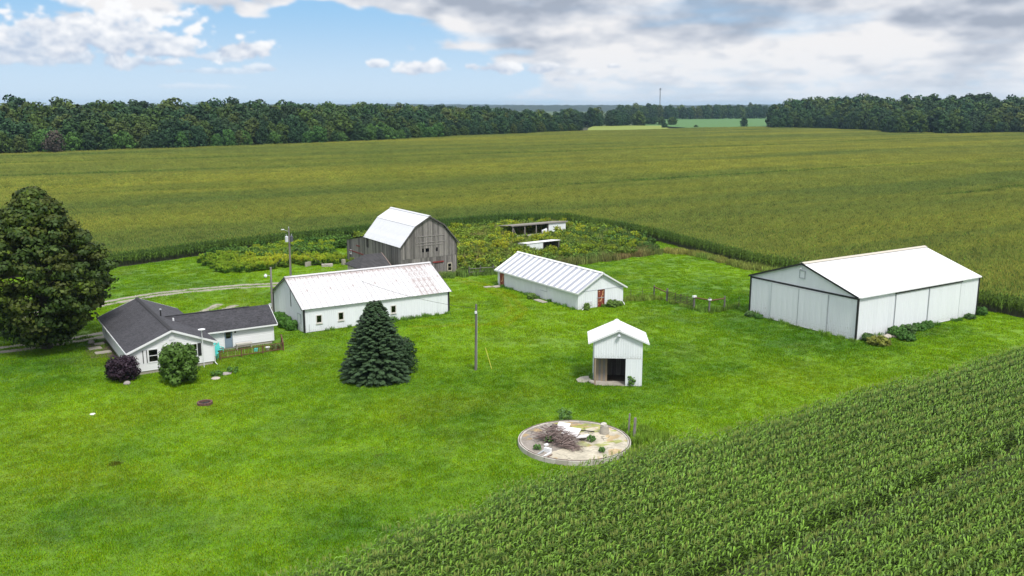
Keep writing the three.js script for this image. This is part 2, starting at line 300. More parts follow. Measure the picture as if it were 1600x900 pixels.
// ------------------------------------------------------------------ corn
function cornPlant(S, R, o, lod) {   // o: x, z, height, tones
  const H = o.h * (0.9 + 0.18 * R()), leafN = [10, 6, 4][lod], seg = [4, 2, 2][lod], base = o.short ? (R() - 0.5) * 0.9 : R() * Math.PI, wide = [0.052, 0.062, 0.1][lod], lx = (R() - 0.5) * 0.12, lz = (R() - 0.5) * 0.12;
  const at = (t) => [o.x + lx * t * t, H * t, o.z + lz * t * t];
  if (lod < 2) { const w = 0.015; for (const k of lod ? [0] : [0, 1.57]) { const a = at(0), b = at(0.85), cx = Math.cos(k) * w, cz = Math.sin(k) * w; S.quad([a[0] - cx, 0, a[2] - cz], [a[0] + cx, 0, a[2] + cz], [b[0] + cx * 0.5, b[1], b[2] + cz * 0.5], [b[0] - cx * 0.5, b[1], b[2] - cz * 0.5], o.stalk); } }
  for (let i = 0; i < leafN; i++) {
    const t = lerp(lod ? 0.3 : 0.14, 0.88, (i + 0.5 * R()) / leafN), b = at(t), dir = base + (i % 2) * Math.PI + (R() - 0.5) * (o.short ? 1.3 : 0.9), L = (o.short ? (0.52 + 0.3 * R()) * (t > 0.6 ? 0.76 : 1) : 0.62 + 0.34 * R()) * (1 - 0.45 * Math.abs(t - 0.55)), rise = (o.short ? 0.95 : 0.55) + 0.7 * R() + (t > 0.75 ? 0.5 : 0), k = o.short ? 0.4 + 1.5 * R() * R() + 0.2 * R() : 0.5 + 1.0 * R(), col = [o.leaf[0] * k, o.leaf[1] * k, o.leaf[2] * k];
    const dx = Math.cos(dir), dz = Math.sin(dir), tw = (R() - 0.5) * 0.9; let pl = null, pr = null;
    for (let s = 0; s <= seg; s++) {
      const q = s / seg, r = L * q * (1 - 0.12 * q), y = b[1] + L * (rise * q - (0.75 + rise * 0.55) * q * q), w = wide * (s === 0 ? 0.5 : s === seg ? 0.08 : 1 - 0.35 * q), a = tw * q, cx = -dz * Math.cos(a), cz = dx * Math.cos(a), cy = Math.sin(a);
      const l = [b[0] + dx * r - cx * w, y - cy * w, b[2] + dz * r - cz * w], rr = [b[0] + dx * r + cx * w, y + cy * w, b[2] + dz * r + cz * w];
      if (pl) S.quad(pl, pr, rr, l, col); pl = l; pr = rr;
    }
  }
  if (o.tassel) {
    const n = [6, 4, 3][lod], b = at(0.86), w = [0.015, 0.016, 0.04][lod];
    for (let i = 0; i < n; i++) {
      const a = (i / n) * 6.283 + R(), s = i === 0 ? 0.03 : (o.short ? 0.07 : 0.12) + 0.07 * R(), T = H * 0.16 + 0.1 * R(), tip = [b[0] + Math.cos(a) * s, b[1] + T, b[2] + Math.sin(a) * s], m = [b[0] + Math.cos(a) * s * 0.6, b[1] + T * 0.6, b[2] + Math.sin(a) * s * 0.6], x = -Math.sin(a) * w, z = Math.cos(a) * w;
      S.quad([b[0] - x * 0.5, b[1], b[2] - z * 0.5], [m[0] - x, m[1], m[2] - z], tip, [m[0] + x, m[1], m[2] + z], o.tassel);
    }
  }
}
const NEARCORN = { leaf: [0.11, 0.205, 0.02], stalk: [0.08, 0.13, 0.03], tassel: [0.3, 0.36, 0.09], short: true }, FARCORN = { leaf: [0.105, 0.165, 0.018], stalk: [0.1, 0.13, 0.04], tassel: [0.33, 0.315, 0.062] };
const nearLeaf = leafy(0.45, 0.6), farLeaf = leafy(0.65, 0.3);
{ // near field: plant by plant, rows along x, 0.76 m apart
  const R = mulberry(21), kinds = [], nk = 6;
  for (let k = 0; k < nk; k++) { const S = new Soup(); cornPlant(S, R, { x: 0, z: 0, h: 2.25 + 0.25 * R(), ...NEARCORN, tassel: k % 2 ? null : NEARCORN.tassel }, 0); kinds.push(S.geometry()); }
  const spots = [];
  for (let z = -49.4, row = 0; z < -10; z += 1.12, row++) for (let x = 4; x < 128; x += 0.15 + 0.04 * (R() - 0.5)) {
    const px = x + (R() - 0.5) * 0.05, pz = z - 0.045 * (x - 40) + (R() - 0.5) * 0.07 + 0.08 * (fbm(x * 0.1, row * 0.7, 2) - 0.5);
    if (pz < frontEdge(px) || !inView(px, pz, 7, 2) || R() < 0.06 || (row === 16 && R() < 0.85)) continue;
    const [a, b, f] = frame(px, 1.6, pz);
    spots.push([px, pz, f, Math.abs(a) < 0.97 && b > -0.97 && b < 1]);
  }
  const own = new Set(spots.map((s, i) => [s, i]).filter(([s]) => s[3]).sort((a, b) => a[0][2] - b[0][2]).slice(0, 300).map((q) => q[1]));
  const ms = kinds.map(() => []), cs = kinds.map(() => []);
  spots.forEach(([x, z], i) => {
    const k = Math.floor(R() * nk), s = (0.86 + 0.2 * fbm(x * 0.25, z * 0.25, 3)) * (0.94 + 0.1 * R()) + 0.05, turn = (R() < 0.5 ? 0 : Math.PI) + (R() - 0.5) * 0.8, tone = 0.82 + 0.42 * fbm(x * 0.12 + 8, z * 0.2, 3);
    if (own.has(i)) {
      const o = single('corn_plant', 'tall green corn plant in the nearest rows along the bottom edge of the photo', 'corn plant', kinds[k], nearLeaf, [x, 0, z], turn, 'nearest corn plants of the front field');
      o.scale.set(s, s, s);
    } else { ms[k].push(M4(x, 0, z, turn, s, s, 0.05 * (R() - 0.5))); cs[k].push(new THREE.Color().setRGB(tone, tone, tone)); }
  });
  const field = new THREE.Group(); field.name = 'near_corn'; field.userData = { kind: 'stuff', label: 'green standing corn of the field in the lower right foreground', category: 'corn' }; scene.add(field);
  kinds.forEach((g, k) => stuff('corn_stand', 'standing corn', null, g, nearLeaf, ms[k], cs[k], field));
  console.log('near corn', spots.length);
}
{ // big field behind the farm
  const R = mulberry(22), plants = [], patches = [], wide = [], chunk = 3.04;
  for (let k = 0; k < 4; k++) { const S = new Soup(); cornPlant(S, R, { x: 0, z: 0, h: 2.5, ...FARCORN }, 1); plants.push(S.geometry()); }
  const mottled = (x, z, k) => { const n = fbm(x * 1.1 + k * 17, z * 1.1 + k * 5, 2), q = 0.35 + 1.3 * n, s = 0.6 + 0.8 * n; return { leaf: FARCORN.leaf.map((v) => v * q), stalk: FARCORN.stalk, tassel: FARCORN.tassel.map((v) => v * s) }; };
  for (let k = 0; k < 5; k++) {
    const S = new Soup();
    for (let r = 0; r < 4; r++) for (let x = 0; x < chunk; x += 0.21) cornPlant(S, R, { x: x - chunk / 2 + (R() - 0.5) * 0.06, z: (r + 0.5) * 0.76 - chunk / 2 + (R() - 0.5) * 0.1, h: 2.3 + 0.4 * R(), ...mottled(x, r * 0.76, k) }, 1);
    patches.push(S.geometry());
  }
  for (let k = 0; k < 5; k++) {
    const S = new Soup();
    for (let r = 0; r < 8; r++) for (let x = 0; x < 2 * chunk; x += 0.34) cornPlant(S, R, { x: x - chunk + (R() - 0.5) * 0.1, z: (r + 0.5) * 0.76 - chunk + (R() - 0.5) * 0.15, h: 2.25 + 0.5 * R(), ...mottled(x, r * 0.76, k + 9) }, 2);
    wide.push(S.geometry());
  }
  const ms = [plants, patches, wide].map((L) => L.map(() => [])), cs = [plants, patches, wide].map((L) => L.map(() => []));
  const inField = (x, z) => insidePoly(x, z, FIELD) && !insidePoly(x, z, YARD);
  const tone = (x, z) => {   // ripe and green streaks along the rows
    const a = fbm(x * 0.006 + 2, z * 0.03 + 5, 4), b = fbm(x * 0.012 + 40, z * 0.16, 3), t = clamp(0.5 + 1.7 * (a - 0.5) + 1.2 * (b - 0.5)), j = 0.9 + 0.2 * R();
    return new THREE.Color().setRGB(lerp(0.6, 1.1, t) * j, lerp(0.78, 1.13, t) * j, lerp(0.9, 0.95, t) * j);
  };
  const tall = (x, z) => { const line = smooth(0.36, 0.3, fbm(x * 0.003 + 12, z * 0.075 + 0.0011 * x, 2)); return (1.0 + 0.2 * fbm(x * 0.03 + 9, z * 0.06, 3)) * (1 - 0.2 * line); };
  const put = (kind, x, z, s = 1) => { const k = Math.floor(R() * ms[kind].length); ms[kind][k].push(M4(x, hgt(x, z) - 0.03, z, kind ? (R() < 0.5 ? 0 : Math.PI) : R() * 6.283, s, tall(x, z))); cs[kind][k].push(tone(x, z)); };
  const C2 = chunk * 2;
  for (let i = -46; i < 150; i++) for (let j = -130; j < -4; j++) {
    const x = (i + 0.5) * C2, z = (j + 0.5) * C2, d = Math.hypot(x, z);
    if (d > 1150 || !inView(x, z, 12, 2)) continue;
    const inside = [[-1, -1], [1, -1], [1, 1], [-1, 1]].filter(([a, b]) => inField(x + a * (C2 / 2 + 1.5), z + b * (C2 / 2 + 1.5))).length;
    if (!inside && !inField(x, z)) continue;
    if (d > 290) { if (inField(x, z)) put(2, x, z); continue; }
    for (const [a, b] of [[-1, -1], [1, -1], [1, 1], [-1, 1]]) {
      const cx = x + (a * chunk) / 2, cz = z + (b * chunk) / 2;
      if (inside === 4) { put(1, cx, cz); continue; }
      for (let r = 0; r < 4; r++) for (let q = 0; q < chunk; q += 0.22) { const px = cx - chunk / 2 + q + (R() - 0.5) * 0.08, pz = cz - chunk / 2 + (r + 0.5) * 0.76 + (R() - 0.5) * 0.12; if (inField(px, pz)) put(0, px, pz, 0.95 + 0.12 * R()); }
    }
  }
  console.log('far corn', ms.map((L) => L.map((q) => q.length).join(' ')).join(' | '));
  const field = new THREE.Group(); field.name = 'field_corn'; field.userData = { kind: 'stuff', label: 'olive tasselled corn of the wide field behind the farm', category: 'corn' }; scene.add(field);
  [plants, patches, wide].forEach((L, a) => L.forEach((g, k) => ms[a][k].length && stuff('corn_stand', 'standing corn', null, g, farLeaf, ms[a][k], cs[a][k], field)));
}

// ------------------------------------------------------------------ foliage and trees
class Foliage {
  constructor(R) { this.R = R; this.p = []; this.c = []; this.n = []; }
  leaf(x, y, z, nx, ny, nz, s, col, ox, oy, oz, long = 1) {   // a small four-cornered leaf spray, bent along its middle; shaded half by its own face, half by the clump it sits on
    const R = this.R; let l = Math.hypot(nx, ny, nz) || 1; nx /= l; ny /= l; nz /= l;
    let ax = R() - 0.5, ay = R() - 0.5, az = R() - 0.5, d = ax * nx + ay * ny + az * nz; ax -= d * nx; ay -= d * ny; az -= d * nz; l = Math.hypot(ax, ay, az) || 1; ax *= (s * long) / l; ay *= (s * long) / l; az *= (s * long) / l;
    const k = 0.5 / long, bx = (ny * az - nz * ay) * k * 1.6, by = (nz * ax - nx * az) * k * 1.6, bz = (nx * ay - ny * ax) * k * 1.6, fold = 0.22 * s;
    const P = [[x - ax, y - ay, z - az], [x + bx - nx * fold, y + by - ny * fold, z + bz - nz * fold], [x + ax, y + ay, z + az], [x - bx - nx * fold, y - by - ny * fold, z - bz - nz * fold]];
    let mx = nx + ox, my = ny + oy, mz = nz + oz; l = Math.hypot(mx, my, mz) || 1; mx /= l; my /= l; mz /= l;
    for (const i of [0, 2, 1, 0, 3, 2]) { this.p.push(...P[i]); this.n.push(mx, my, mz); this.c.push(col[0], col[1], col[2]); }
  }
  clump(cx, cy, cz, rx, ry, rz, n, size, colour, long = 1, core = 0.5) {
    const R = this.R;
    for (let i = 0; i < n; i++) {
      const u = 2 * R() - 1, a = R() * 6.283, q = Math.sqrt(1 - u * u), dx = q * Math.cos(a), dy = u, dz = q * Math.sin(a), r = core + (1.04 - core) * Math.sqrt(R());
      const x = cx + dx * r * rx, y = cy + dy * r * ry, z = cz + dz * r * rz, j = 1.1;
      this.leaf(x, y, z, dx + (R() - 0.5) * j, dy + (R() - 0.5) * j + 0.25, dz + (R() - 0.5) * j, size * (0.6 + 0.7 * R()), colour(R, dy), dx, dy, dz, long);
    }
  }
  geometry() {
    const g = new THREE.BufferGeometry(); g.setAttribute('position', new THREE.Float32BufferAttribute(this.p, 3)); g.setAttribute('normal', new THREE.Float32BufferAttribute(this.n, 3)); g.setAttribute('color', new THREE.Float32BufferAttribute(this.c, 3));
    return g;
  }
}
const vary = (r, g, b, amount = 0.35, warm = 0) => (R) => { const k = 1 - amount / 2 + amount * R(), w = warm * R(); return [r * k + w, g * k + w * 0.5, b * k]; };
const woodLeaf = leafy(0.65), bark = mat(0.06, 0.052, 0.042, 0.95), greyBark = mat(0.16, 0.14, 0.12, 0.95);
function trunk(R, H, r, limbs, spread, y0 = 0.35, y1 = 0.85) {
  const g = [rod(V(0, -0.2, 0), V(0, H * 0.5, 0), r, r * 0.66, 8), rod(V(0, H * 0.5, 0), V((R() - 0.5) * 0.05 * H, H * 0.92, (R() - 0.5) * 0.05 * H), r * 0.66, r * 0.15, 7)];
  for (let i = 0; i < limbs; i++) { const t = lerp(y0, y1, (i + R()) / limbs), a = i * 2.4 + R(), s = spread * (1 - 0.6 * t) * (0.7 + 0.5 * R()); g.push(rod(V(0, H * t, 0), V(Math.cos(a) * s, H * t + s * (0.35 + 0.5 * R()), Math.sin(a) * s), r * 0.36 * (1.1 - t), r * 0.06, 5)); }
  return mergeGeometries(g.map((q) => q.toNonIndexed()));
}
function makeWoodTree(seed, tone, o = {}) {   // unit: 10 m tall, to be scaled
  const R = mulberry(seed), F = new Foliage(R), wid = o.wide ?? 0.42, lobes = o.lobes ?? 22;
  for (let i = 0; i < lobes; i++) {
    const t = (i + 0.5) / lobes, y = lerp(o.low ?? 1.6, 9.1, Math.pow(t, 0.9)), prof = Math.sin(Math.PI * clamp(0.16 + 0.8 * t)) ** 0.7, a = i * 2.399 + R() * 0.9, rad = 10 * wid * prof * (0.45 + 0.4 * R()), s = lerp(1.5, 1.0, t) * (0.8 + 0.5 * R());
    const k = 0.75 + 0.5 * R(); F.clump(rad * Math.cos(a), y, rad * Math.sin(a), s * 1.15, s * 0.85, s * 1.15, o.n ?? 62, 0.34, vary(tone[0] * k, tone[1] * k, tone[2] * k, 0.4), 1, 0.62);
  }
  F.clump(0, 5.2, 0, 10 * wid * 0.62, 3.4, 10 * wid * 0.62, o.n ? 200 : 320, 0.42, vary(tone[0] * 0.9, tone[1] * 0.9, tone[2] * 0.9, 0.4), 1, 0.75);
  return { crown: F.geometry(), trunk: trunk(R, 8, 0.22, 6, 3.2) };
}
const WOOD = [[0.036, 0.08, 0.022], [0.026, 0.064, 0.024], [0.048, 0.088, 0.02], [0.024, 0.054, 0.02], [0.06, 0.1, 0.018], [0.032, 0.074, 0.026], [0.066, 0.094, 0.022], [0.03, 0.06, 0.022]].map((t, i) => makeWoodTree(100 + i, t, { wide: 0.3 + 0.2 * ((i * 37) % 10) / 10, lobes: 18 + ((i * 5) % 9), low: 0.4 + 0.2 * (i % 4) }));
const BRIGHT = [[0.06, 0.145, 0.03], [0.07, 0.15, 0.028]].map((t, i) => makeWoodTree(130 + i, t, { wide: 0.5, low: 1.0 }));
const DULL = makeWoodTree(140, [0.085, 0.07, 0.055], { n: 26, wide: 0.4 });
function tree(kind, name, label, [x, z], h, wide, turn, group, material = woodLeaf) {
  const o = thing(name, label, 'tree', [x, hgt(x, z), z], turn, group), s = h / 10;
  o.scale.set(s * wide, s, s * wide);
  part(o, 'trunk', kind.trunk, bark); part(o, 'crown', kind.crown, material);
  return o;
}
{ // the woods: a stepped edge of trees against the corn, taller ones behind
  const R = mulberry(31), back = WOOD.map(() => []), backColors = WOOD.map(() => []);
  const along = (L, step, f) => { for (let i = 0; i + 1 < L.length; i++) { const [ax, az] = L[i], [bx, bz] = L[i + 1], n = Math.max(1, Math.round(Math.hypot(bx - ax, bz - az) / step)); for (let k = 0; k < n; k++) { const t = k / n; f(lerp(ax, bx, t), lerp(az, bz, t), -(bz - az) / Math.hypot(bx - ax, bz - az), (bx - ax) / Math.hypot(bx - ax, bz - az)); } } };
  const plant = (x, z, h, own, label, group, bright) => {
    if (!inView(x, z, 25, 15)) return;
    const k = Math.floor(R() * WOOD.length), w = 0.78 + 0.42 * R(); h *= 0.92 + 0.16 * R();
    if (own) tree(bright ? BRIGHT[k % 2] : WOOD[k], bright ? 'edge_tree' : 'wood_tree', label, [x, z], h, w, R() * 6.283, group);
    else { const s = h / 10, t = 0.8 + 0.45 * R(); back[k].push(M4(x, hgt(x, z), z, R() * 6.283, s * w, s)); backColors[k].push(new THREE.Color().setRGB(t * (0.95 + 0.15 * R()), t, t)); }
  };
  const L1 = [[-60, -512], [27, -524], [73, -531], [125, -538], [187, -555], [266, -586], [387, -646], [557, -735]];
  const rows = [[5, 8.5, 13], [15, 8.5, 18], [28, 9, 22], [44, 9, 25], [64, 10, 27.5], [90, 11, 29.5], [120, 12, 30.5]];
  rows.forEach(([off, step, h], r) => along(L1, step, (x, z, nx, nz) => {
    const j = (R() - 0.5) * 7, q = (R() - 0.5) * 6, f = smooth(250, 560, x), px = x + nx * -off + j, pz = z + nz * -off + q, bright = r === 0 && R() < 0.4 && x < 330;
    plant(px, pz, (h + (R() - 0.5) * 6) * lerp(0.95, 0.88, f), r < 2, r === 0 ? (bright ? 'bright green rounded tree at the front edge of the left wood' : 'low dark tree at the front edge of the left wood') : 'taller dark broadleaf tree just behind the front edge of the left wood', r === 0 ? (bright ? 'bright edge trees of the left wood' : 'dark edge trees of the left wood') : 'second rank of the left wood', bright);
  }));
  const L2 = [[800, -705], [834, -672], [838, -640], [812, -600], [796, -560], [830, -500], [850, -470], [880, -445], [930, -420], [1000, -380]];
  [[4, 9, 15], [16, 10, 21], [32, 10, 26], [52, 11, 30], [78, 12, 33.5], [110, 13, 36], [150, 14, 38]].forEach(([off, step, h], r) => along(L2, step, (x, z) => {
    const dd = Math.hypot(x, z), nx = -x / dd, nz = -z / dd, lim = smooth(-740, -660, z); plant(x - nx * off + (R() - 0.5) * 7, z - nz * off + (R() - 0.5) * 7, (h + (R() - 0.5) * 6) * lerp(0.75, 1, lim), r < 1, r ? 'tall dark tree of the right wood, second rank' : 'dark tree at the front edge of the right wood', r ? 'second rank of the right wood' : 'edge trees of the right wood');
  }));
  // the spur of wood that stands out into the corn, at the right
  for (let i = 0; i < 26; i++) { const t = R(), a = R(), x = lerp(727, 790, t) + a * 22, z = lerp(-512, -470, t) - a * 22; plant(x, z, (13 + 9 * Math.sin(Math.PI * t) + 3 * R()) * (0.9 + a * 0.2), true, 'rounded tree in the clump standing forward of the right wood', 'clump forward of the right wood'); }
  // far tree line, beyond the green field
  along([[1060, -1290], [1150, -1310], [1250, -1310], [1360, -1300], [1450, -1290], [1530, -1280]], 14, (x, z) => plant(x + (R() - 0.5) * 8, z + (R() - 0.5) * 10, 23 + 7 * R(), true, 'tree in the far row beyond the green bean field', 'far tree row'));
  along([[1090, -1330], [1210, -1390], [1400, -1370], [1560, -1400]], 17, (x, z) => plant(x + (R() - 0.5) * 8, z + (R() - 0.5) * 20, 26 + 7 * R(), false));
  // trees between the left wood and the far row
  for (let i = 0; i < 30; i++) { const t = R(), x = lerp(640, 790, t) + 20 * (R() - 0.5), z = lerp(-880, -925, t) - 60 * R(); plant(x, z, 15 + 10 * R(), true, 'tree in the dark point of wood reaching out behind the left wood', 'point of wood behind the left wood'); }
  for (let i = 0; i < 12; i++) { const t = i / 11, x = lerp(820, 856, t), z = lerp(-935, -1012, 1 - t) + 10 * R(); tree(WOOD[i % 6], 'hedge_tree', 'low rounded tree of the short hedge in the green field', [x, z], 9 + 4 * R(), 1.3, R() * 6, 'short hedge in the green field'); }
  tree(WOOD[1], 'lone_tree', 'small lone dark tree left of the green field, beside the hedge', [731, -812], 8, 1.3, 0.4);
  tree(WOOD[2], 'lone_tree', 'smallest lone bush-like tree in the middle of the green field edge', [785, -815], 4.5, 1.7, 1.4);
  tree(WOOD[3], 'lone_tree', 'largest lone dark tree on the right of the green field edge', [860, -808], 13, 1.15, 2.4);
  tree(DULL, 'bare_tree', 'half dead purple brown tree at the front of the left wood', [52, -521], 14, 1.1, 0.2);
  const wood = new THREE.Group(); wood.name = 'far_wood'; wood.userData = { kind: 'stuff', label: 'dark mass of woodland filling in behind the edge trees', category: 'wood' }; scene.add(wood);
  WOOD.forEach((w, k) => stuff('wood_canopy', 'woodland canopy', null, w.crown, woodLeaf, back[k], backColors[k], wood));
  console.log('wood', back.map((q) => q.length).join(' '), 'trees', used.get('wood_tree'), used.get('edge_tree'));
}

// ------------------------------------------------------------------ building materials
const paintMap = (r, g, b, dirt = 0.12, streak = 0.1) => texture(256, 256, (u, v) => { const n = tileNoise(u, v, 5, 4) - 0.5, s = tileNoise(u * 8 % 1, v, 6, 3) - 0.5, k = 1 + dirt * n + streak * s; return [r * k, g * k, b * k * (1 - 0.05 * n)]; });
const metalWhite = ['a', 'b', 'c'].map((_, i) => new THREE.MeshStandardMaterial({ roughness: 0.5, map: texture(256, 256, (u, v) => { const n = tileNoise(u, v, 5, 4) - 0.5, s = tileNoise((u * 8) % 1, v, 6, 3) - 0.5, k = 1 + 0.08 * n + 0.07 * s, speck = v < 0.2 ? smooth(0.66, 0.72, fbm(u * 30 + i * 9, v * 60, 3) + 0.1 * smooth(0.14, 0.03, v)) * 0.45 : 0; return [lerp((0.77 + 0.015 * i) * k, 0.3, speck), lerp((0.8 + 0.015 * i) * k, 0.28, speck), lerp((0.835 + 0.015 * i) * k, 0.25, speck)]; }) }));
const roofWhite = ['a', 'b', 'c'].map((_, i) => new THREE.MeshStandardMaterial({ roughness: 0.55, map: paintMap(0.8 - 0.015 * i, 0.805 - 0.015 * i, 0.815 - 0.015 * i, 0.06, 0.05) }));
const roofGrey = ['a', 'b'].map((_, i) => new THREE.MeshStandardMaterial({ roughness: 0.5, map: paintMap(0.37 - 0.04 * i, 0.385 - 0.04 * i, 0.44 - 0.04 * i, 0.14, 0.12) }));
const rusty = [0, 1, 2, 3].map((q) => new THREE.MeshStandardMaterial({ roughness: 0.6, map: texture(128, 512, (u, v) => {   // old galvanised sheet: rust where the paint has gone, at the ridge end and along nail rows
  const n = fbm(u * 5 + q * 13, v * 22 + q * 5, 4), f = fbm(u * 22 + q, v * 80, 3), spot = smooth(0.545, 0.69, n * 0.6 + f * 0.4 + 0.2 * smooth(0.84, 0.93, v + 0.1 * (fbm(u * 9 + q * 3, 4, 2) - 0.5)) - (q === 3 ? -0.1 : 0.03) + 0.07 * smooth(0.02, 0, Math.abs(v - 0.52))), k = 0.93 + 0.12 * (n - 0.5);
  const lapLine = smooth(0.05, 0.02, u) * smooth(0.38, 0.55, fbm(4 + q, v * 14, 3)) * 0.75; return [lerp(lerp(0.62 * k, 0.33, spot * 0.7), 0.3, lapLine), lerp(lerp(0.615 * k, 0.25, spot * 0.7), 0.29, lapLine), lerp(lerp(0.625 * k, 0.23, spot * 0.7), 0.29, lapLine)];
}) }));
const galvanised = [0, 1].map((q) => new THREE.MeshStandardMaterial({ roughness: 0.45, metalness: 0.1, map: texture(128, 256, (u, v) => { const n = fbm(u * 4 + q * 7, v * 9, 4), k = 0.86 + 0.3 * (n - 0.5); return [0.8 * k, 0.81 * k, 0.84 * k]; }) }));
const black = mat(0.018, 0.018, 0.02, 0.5), darkTrim = mat(0.05, 0.05, 0.055, 0.6), trimWhite = mat(0.78, 0.79, 0.8, 0.5), seam = mat(0.45, 0.48, 0.5, 0.6), concrete = new THREE.MeshStandardMaterial({ roughness: 0.9, map: texture(256, 256, (u, v) => { const n = tileNoise(u, v, 4, 5), k = 0.7 + 0.6 * n; return [0.37 * k, 0.34 * k, 0.29 * k]; }) });
const glass = new THREE.MeshPhysicalMaterial({ color: 0xffffff, roughness: 0.03, transmission: 1, thickness: 0, ior: 1.5, side: THREE.DoubleSide }), interior = mat(0.09, 0.085, 0.08, 0.95);
const greyWood = [0, 1, 2, 3, 4, 5].map((q) => new THREE.MeshStandardMaterial({ roughness: 0.92, map: texture(64, 256, (u, v) => { const g = fbm(u * 20 + q * 31, v * 3 + q, 4), s = fbm(u * 6 + q * 9, v * 6, 3), k = 0.45 + 0.75 * g + 0.5 * (s - 0.5), b = 0.135 + 0.03 * q; return [b * k * 1.06, b * k * 0.98, b * k * 0.92]; }) }));
const redPaint = mat(0.2, 0.032, 0.026, 0.7), brownWood = mat(0.14, 0.062, 0.036, 0.85), rawWood = mat(0.3, 0.235, 0.165, 0.9);

// ribbed sheet metal: a wall or roof run split into sheets, each a part. The run lies in its own axes: x along, y up the sheet, z outwards.
function sheetGeometry(x0, x1, bottom, top, holes, o) {
  const pitch = o.pitch ?? 0.23, rib = o.rib ?? 0.022, xs = new Set([x0, x1]), z = new Map();
  for (let k = Math.ceil((x0 + 0.02) / pitch); k * pitch < x1 - 0.02; k++) for (const [dx, h] of [[-0.03, 0], [-0.014, rib], [0.014, rib], [0.03, 0]]) { const x = k * pitch + dx; if (x > x0 && x < x1) { xs.add(x); z.set(x, h); } }
  for (const h of holes) for (const x of [h[0], h[1]]) if (x > x0 + 1e-3 && x < x1 - 1e-3) xs.add(x);
  if (o.kink && o.kink > x0 && o.kink < x1) xs.add(o.kink);
  const X = [...xs].sort((a, b) => a - b), p = [], uv = [], zz = (x) => z.get(x) ?? 0, ux = (x) => (x - x0) / (x1 - x0), uy = (y) => (y - o.v0) / (o.v1 - o.v0);
  const quad = (xa, xb, ya0, ya1, yb0, yb1) => { if (ya1 - ya0 < 1e-4 && yb1 - yb0 < 1e-4) return; for (const [x, y] of [[xa, ya0], [xb, yb0], [xb, yb1], [xa, ya0], [xb, yb1], [xa, ya1]]) { p.push(x, y, zz(x)); uv.push(ux(x), uy(y)); } };
  for (let i = 0; i + 1 < X.length; i++) {
    const a = X[i], b = X[i + 1], m = (a + b) / 2, hole = holes.find((h) => m > h[0] && m < h[1]);
    if (!hole) quad(a, b, bottom(a), top(a), bottom(b), top(b));
    else { quad(a, b, bottom(a), Math.max(bottom(a), hole[2]), bottom(b), Math.max(bottom(b), hole[2])); quad(a, b, Math.min(top(a), hole[3]), top(a), Math.min(top(b), hole[3]), top(b)); }
  }
  if (!p.length) return null;
  const g = new THREE.BufferGeometry(); g.setAttribute('position', new THREE.Float32BufferAttribute(p, 3)); g.setAttribute('uv', new THREE.Float32BufferAttribute(uv, 2)); g.computeVertexNormals();
  return g;
}
const sheetCache = new Map();
function sheets(parent, name, length, bottom, top, materials, basis, o = {}) {   // basis: [origin, along, up]
  const [at, ax, ay] = basis, az = new THREE.Vector3().crossVectors(ax, ay), m = new THREE.Matrix4().makeBasis(ax, ay, az).setPosition(at), width = o.width ?? 0.92, n = Math.max(1, Math.round(length / width)), w = length / n, holes = o.holes ?? [], fb = typeof bottom === 'function' ? bottom : () => bottom, ft = typeof top === 'function' ? top : () => top;
  const v1 = o.v1 ?? Math.max(...Array.from({ length: 9 }, (_, i) => ft((i / 8) * length))), plain = typeof bottom !== 'function' && typeof top !== 'function', R = mulberry((o.seed ?? 1) * 77 + Math.round(length * 10));
  for (let i = 0; i < n; i++) {
    const x0 = i * w, x1 = x0 + w, near = holes.filter((h) => h[1] > x0 && h[0] < x1), opt = { ...o, v0: o.v0 ?? fb(0), v1 };
    let g, ox = 0;
    if (plain && !near.length) { const key = [w, bottom, top, o.pitch, o.rib].join(); if (!sheetCache.has(key)) sheetCache.set(key, sheetGeometry(0, w, fb, ft, [], { ...opt, pitch: w / Math.round(w / (o.pitch ?? 0.23)) })); g = sheetCache.get(key); ox = x0; } else g = sheetGeometry(x0, x1, fb, ft, near, opt);
    if (!g) continue;
    const pick = o.pick ? o.pick(i, n) : Math.floor(R() * materials.length), q = part(parent, name, g, materials[pick]);
    q.applyMatrix4(new THREE.Matrix4().multiplyMatrices(m, new THREE.Matrix4().makeTranslation(ox, 0, (R() - 0.5) * 0.006)));
  }
}
const EX = V(1, 0, 0), EY = V(0, 1, 0), EZ = V(0, 0, 1), NX = V(-1, 0, 0), NZ = V(0, 0, -1);
// a window: frame, sill and panes set in an opening. Own axes: x along the wall, y up, z outwards; the wall's face is z = 0
function window3(parent, basis, x, y, w, h, o = {}) {
  const [at, ax, ay] = basis, az = new THREE.Vector3().crossVectors(ax, ay), g = new THREE.Group(); g.name = 'window'; parent.add(g);
  g.applyMatrix4(new THREE.Matrix4().makeBasis(ax, ay, az).setPosition(at.clone().addScaledVector(ax, x).addScaledVector(ay, y)));
  const f = o.frame ?? 0.07, m = o.material ?? trimWhite, d = 0.09;
  part(g, 'frame', [box(w + f, f, d, w / 2, -f / 2 + 0.02, 0.02), box(w + f, f, d, w / 2, h + f / 2 - 0.02, 0.02), box(f, h - 0.042, d, -f / 2 + 0.02, h / 2, 0.02), box(f, h - 0.042, d, w + f / 2 - 0.02, h / 2, 0.02), ...(o.sash ? [box(w - 0.042, 0.05, 0.05, w / 2, h / 2, 0.0)] : [])], m);
  for (const [a, b] of o.sash ? [[0, h / 2 - 0.025], [h / 2 + 0.025, h]] : [[0, h]]) part(g, 'pane', box(w - 0.04, b - a - 0.01, 0.006, w / 2, (a + b) / 2, -0.03), o.pane ?? glass);
  if (o.sill) part(g, 'sill', box(w + 0.24, 0.06, 0.16, w / 2, -f - 0.03, 0.05), m);
  return g;
}

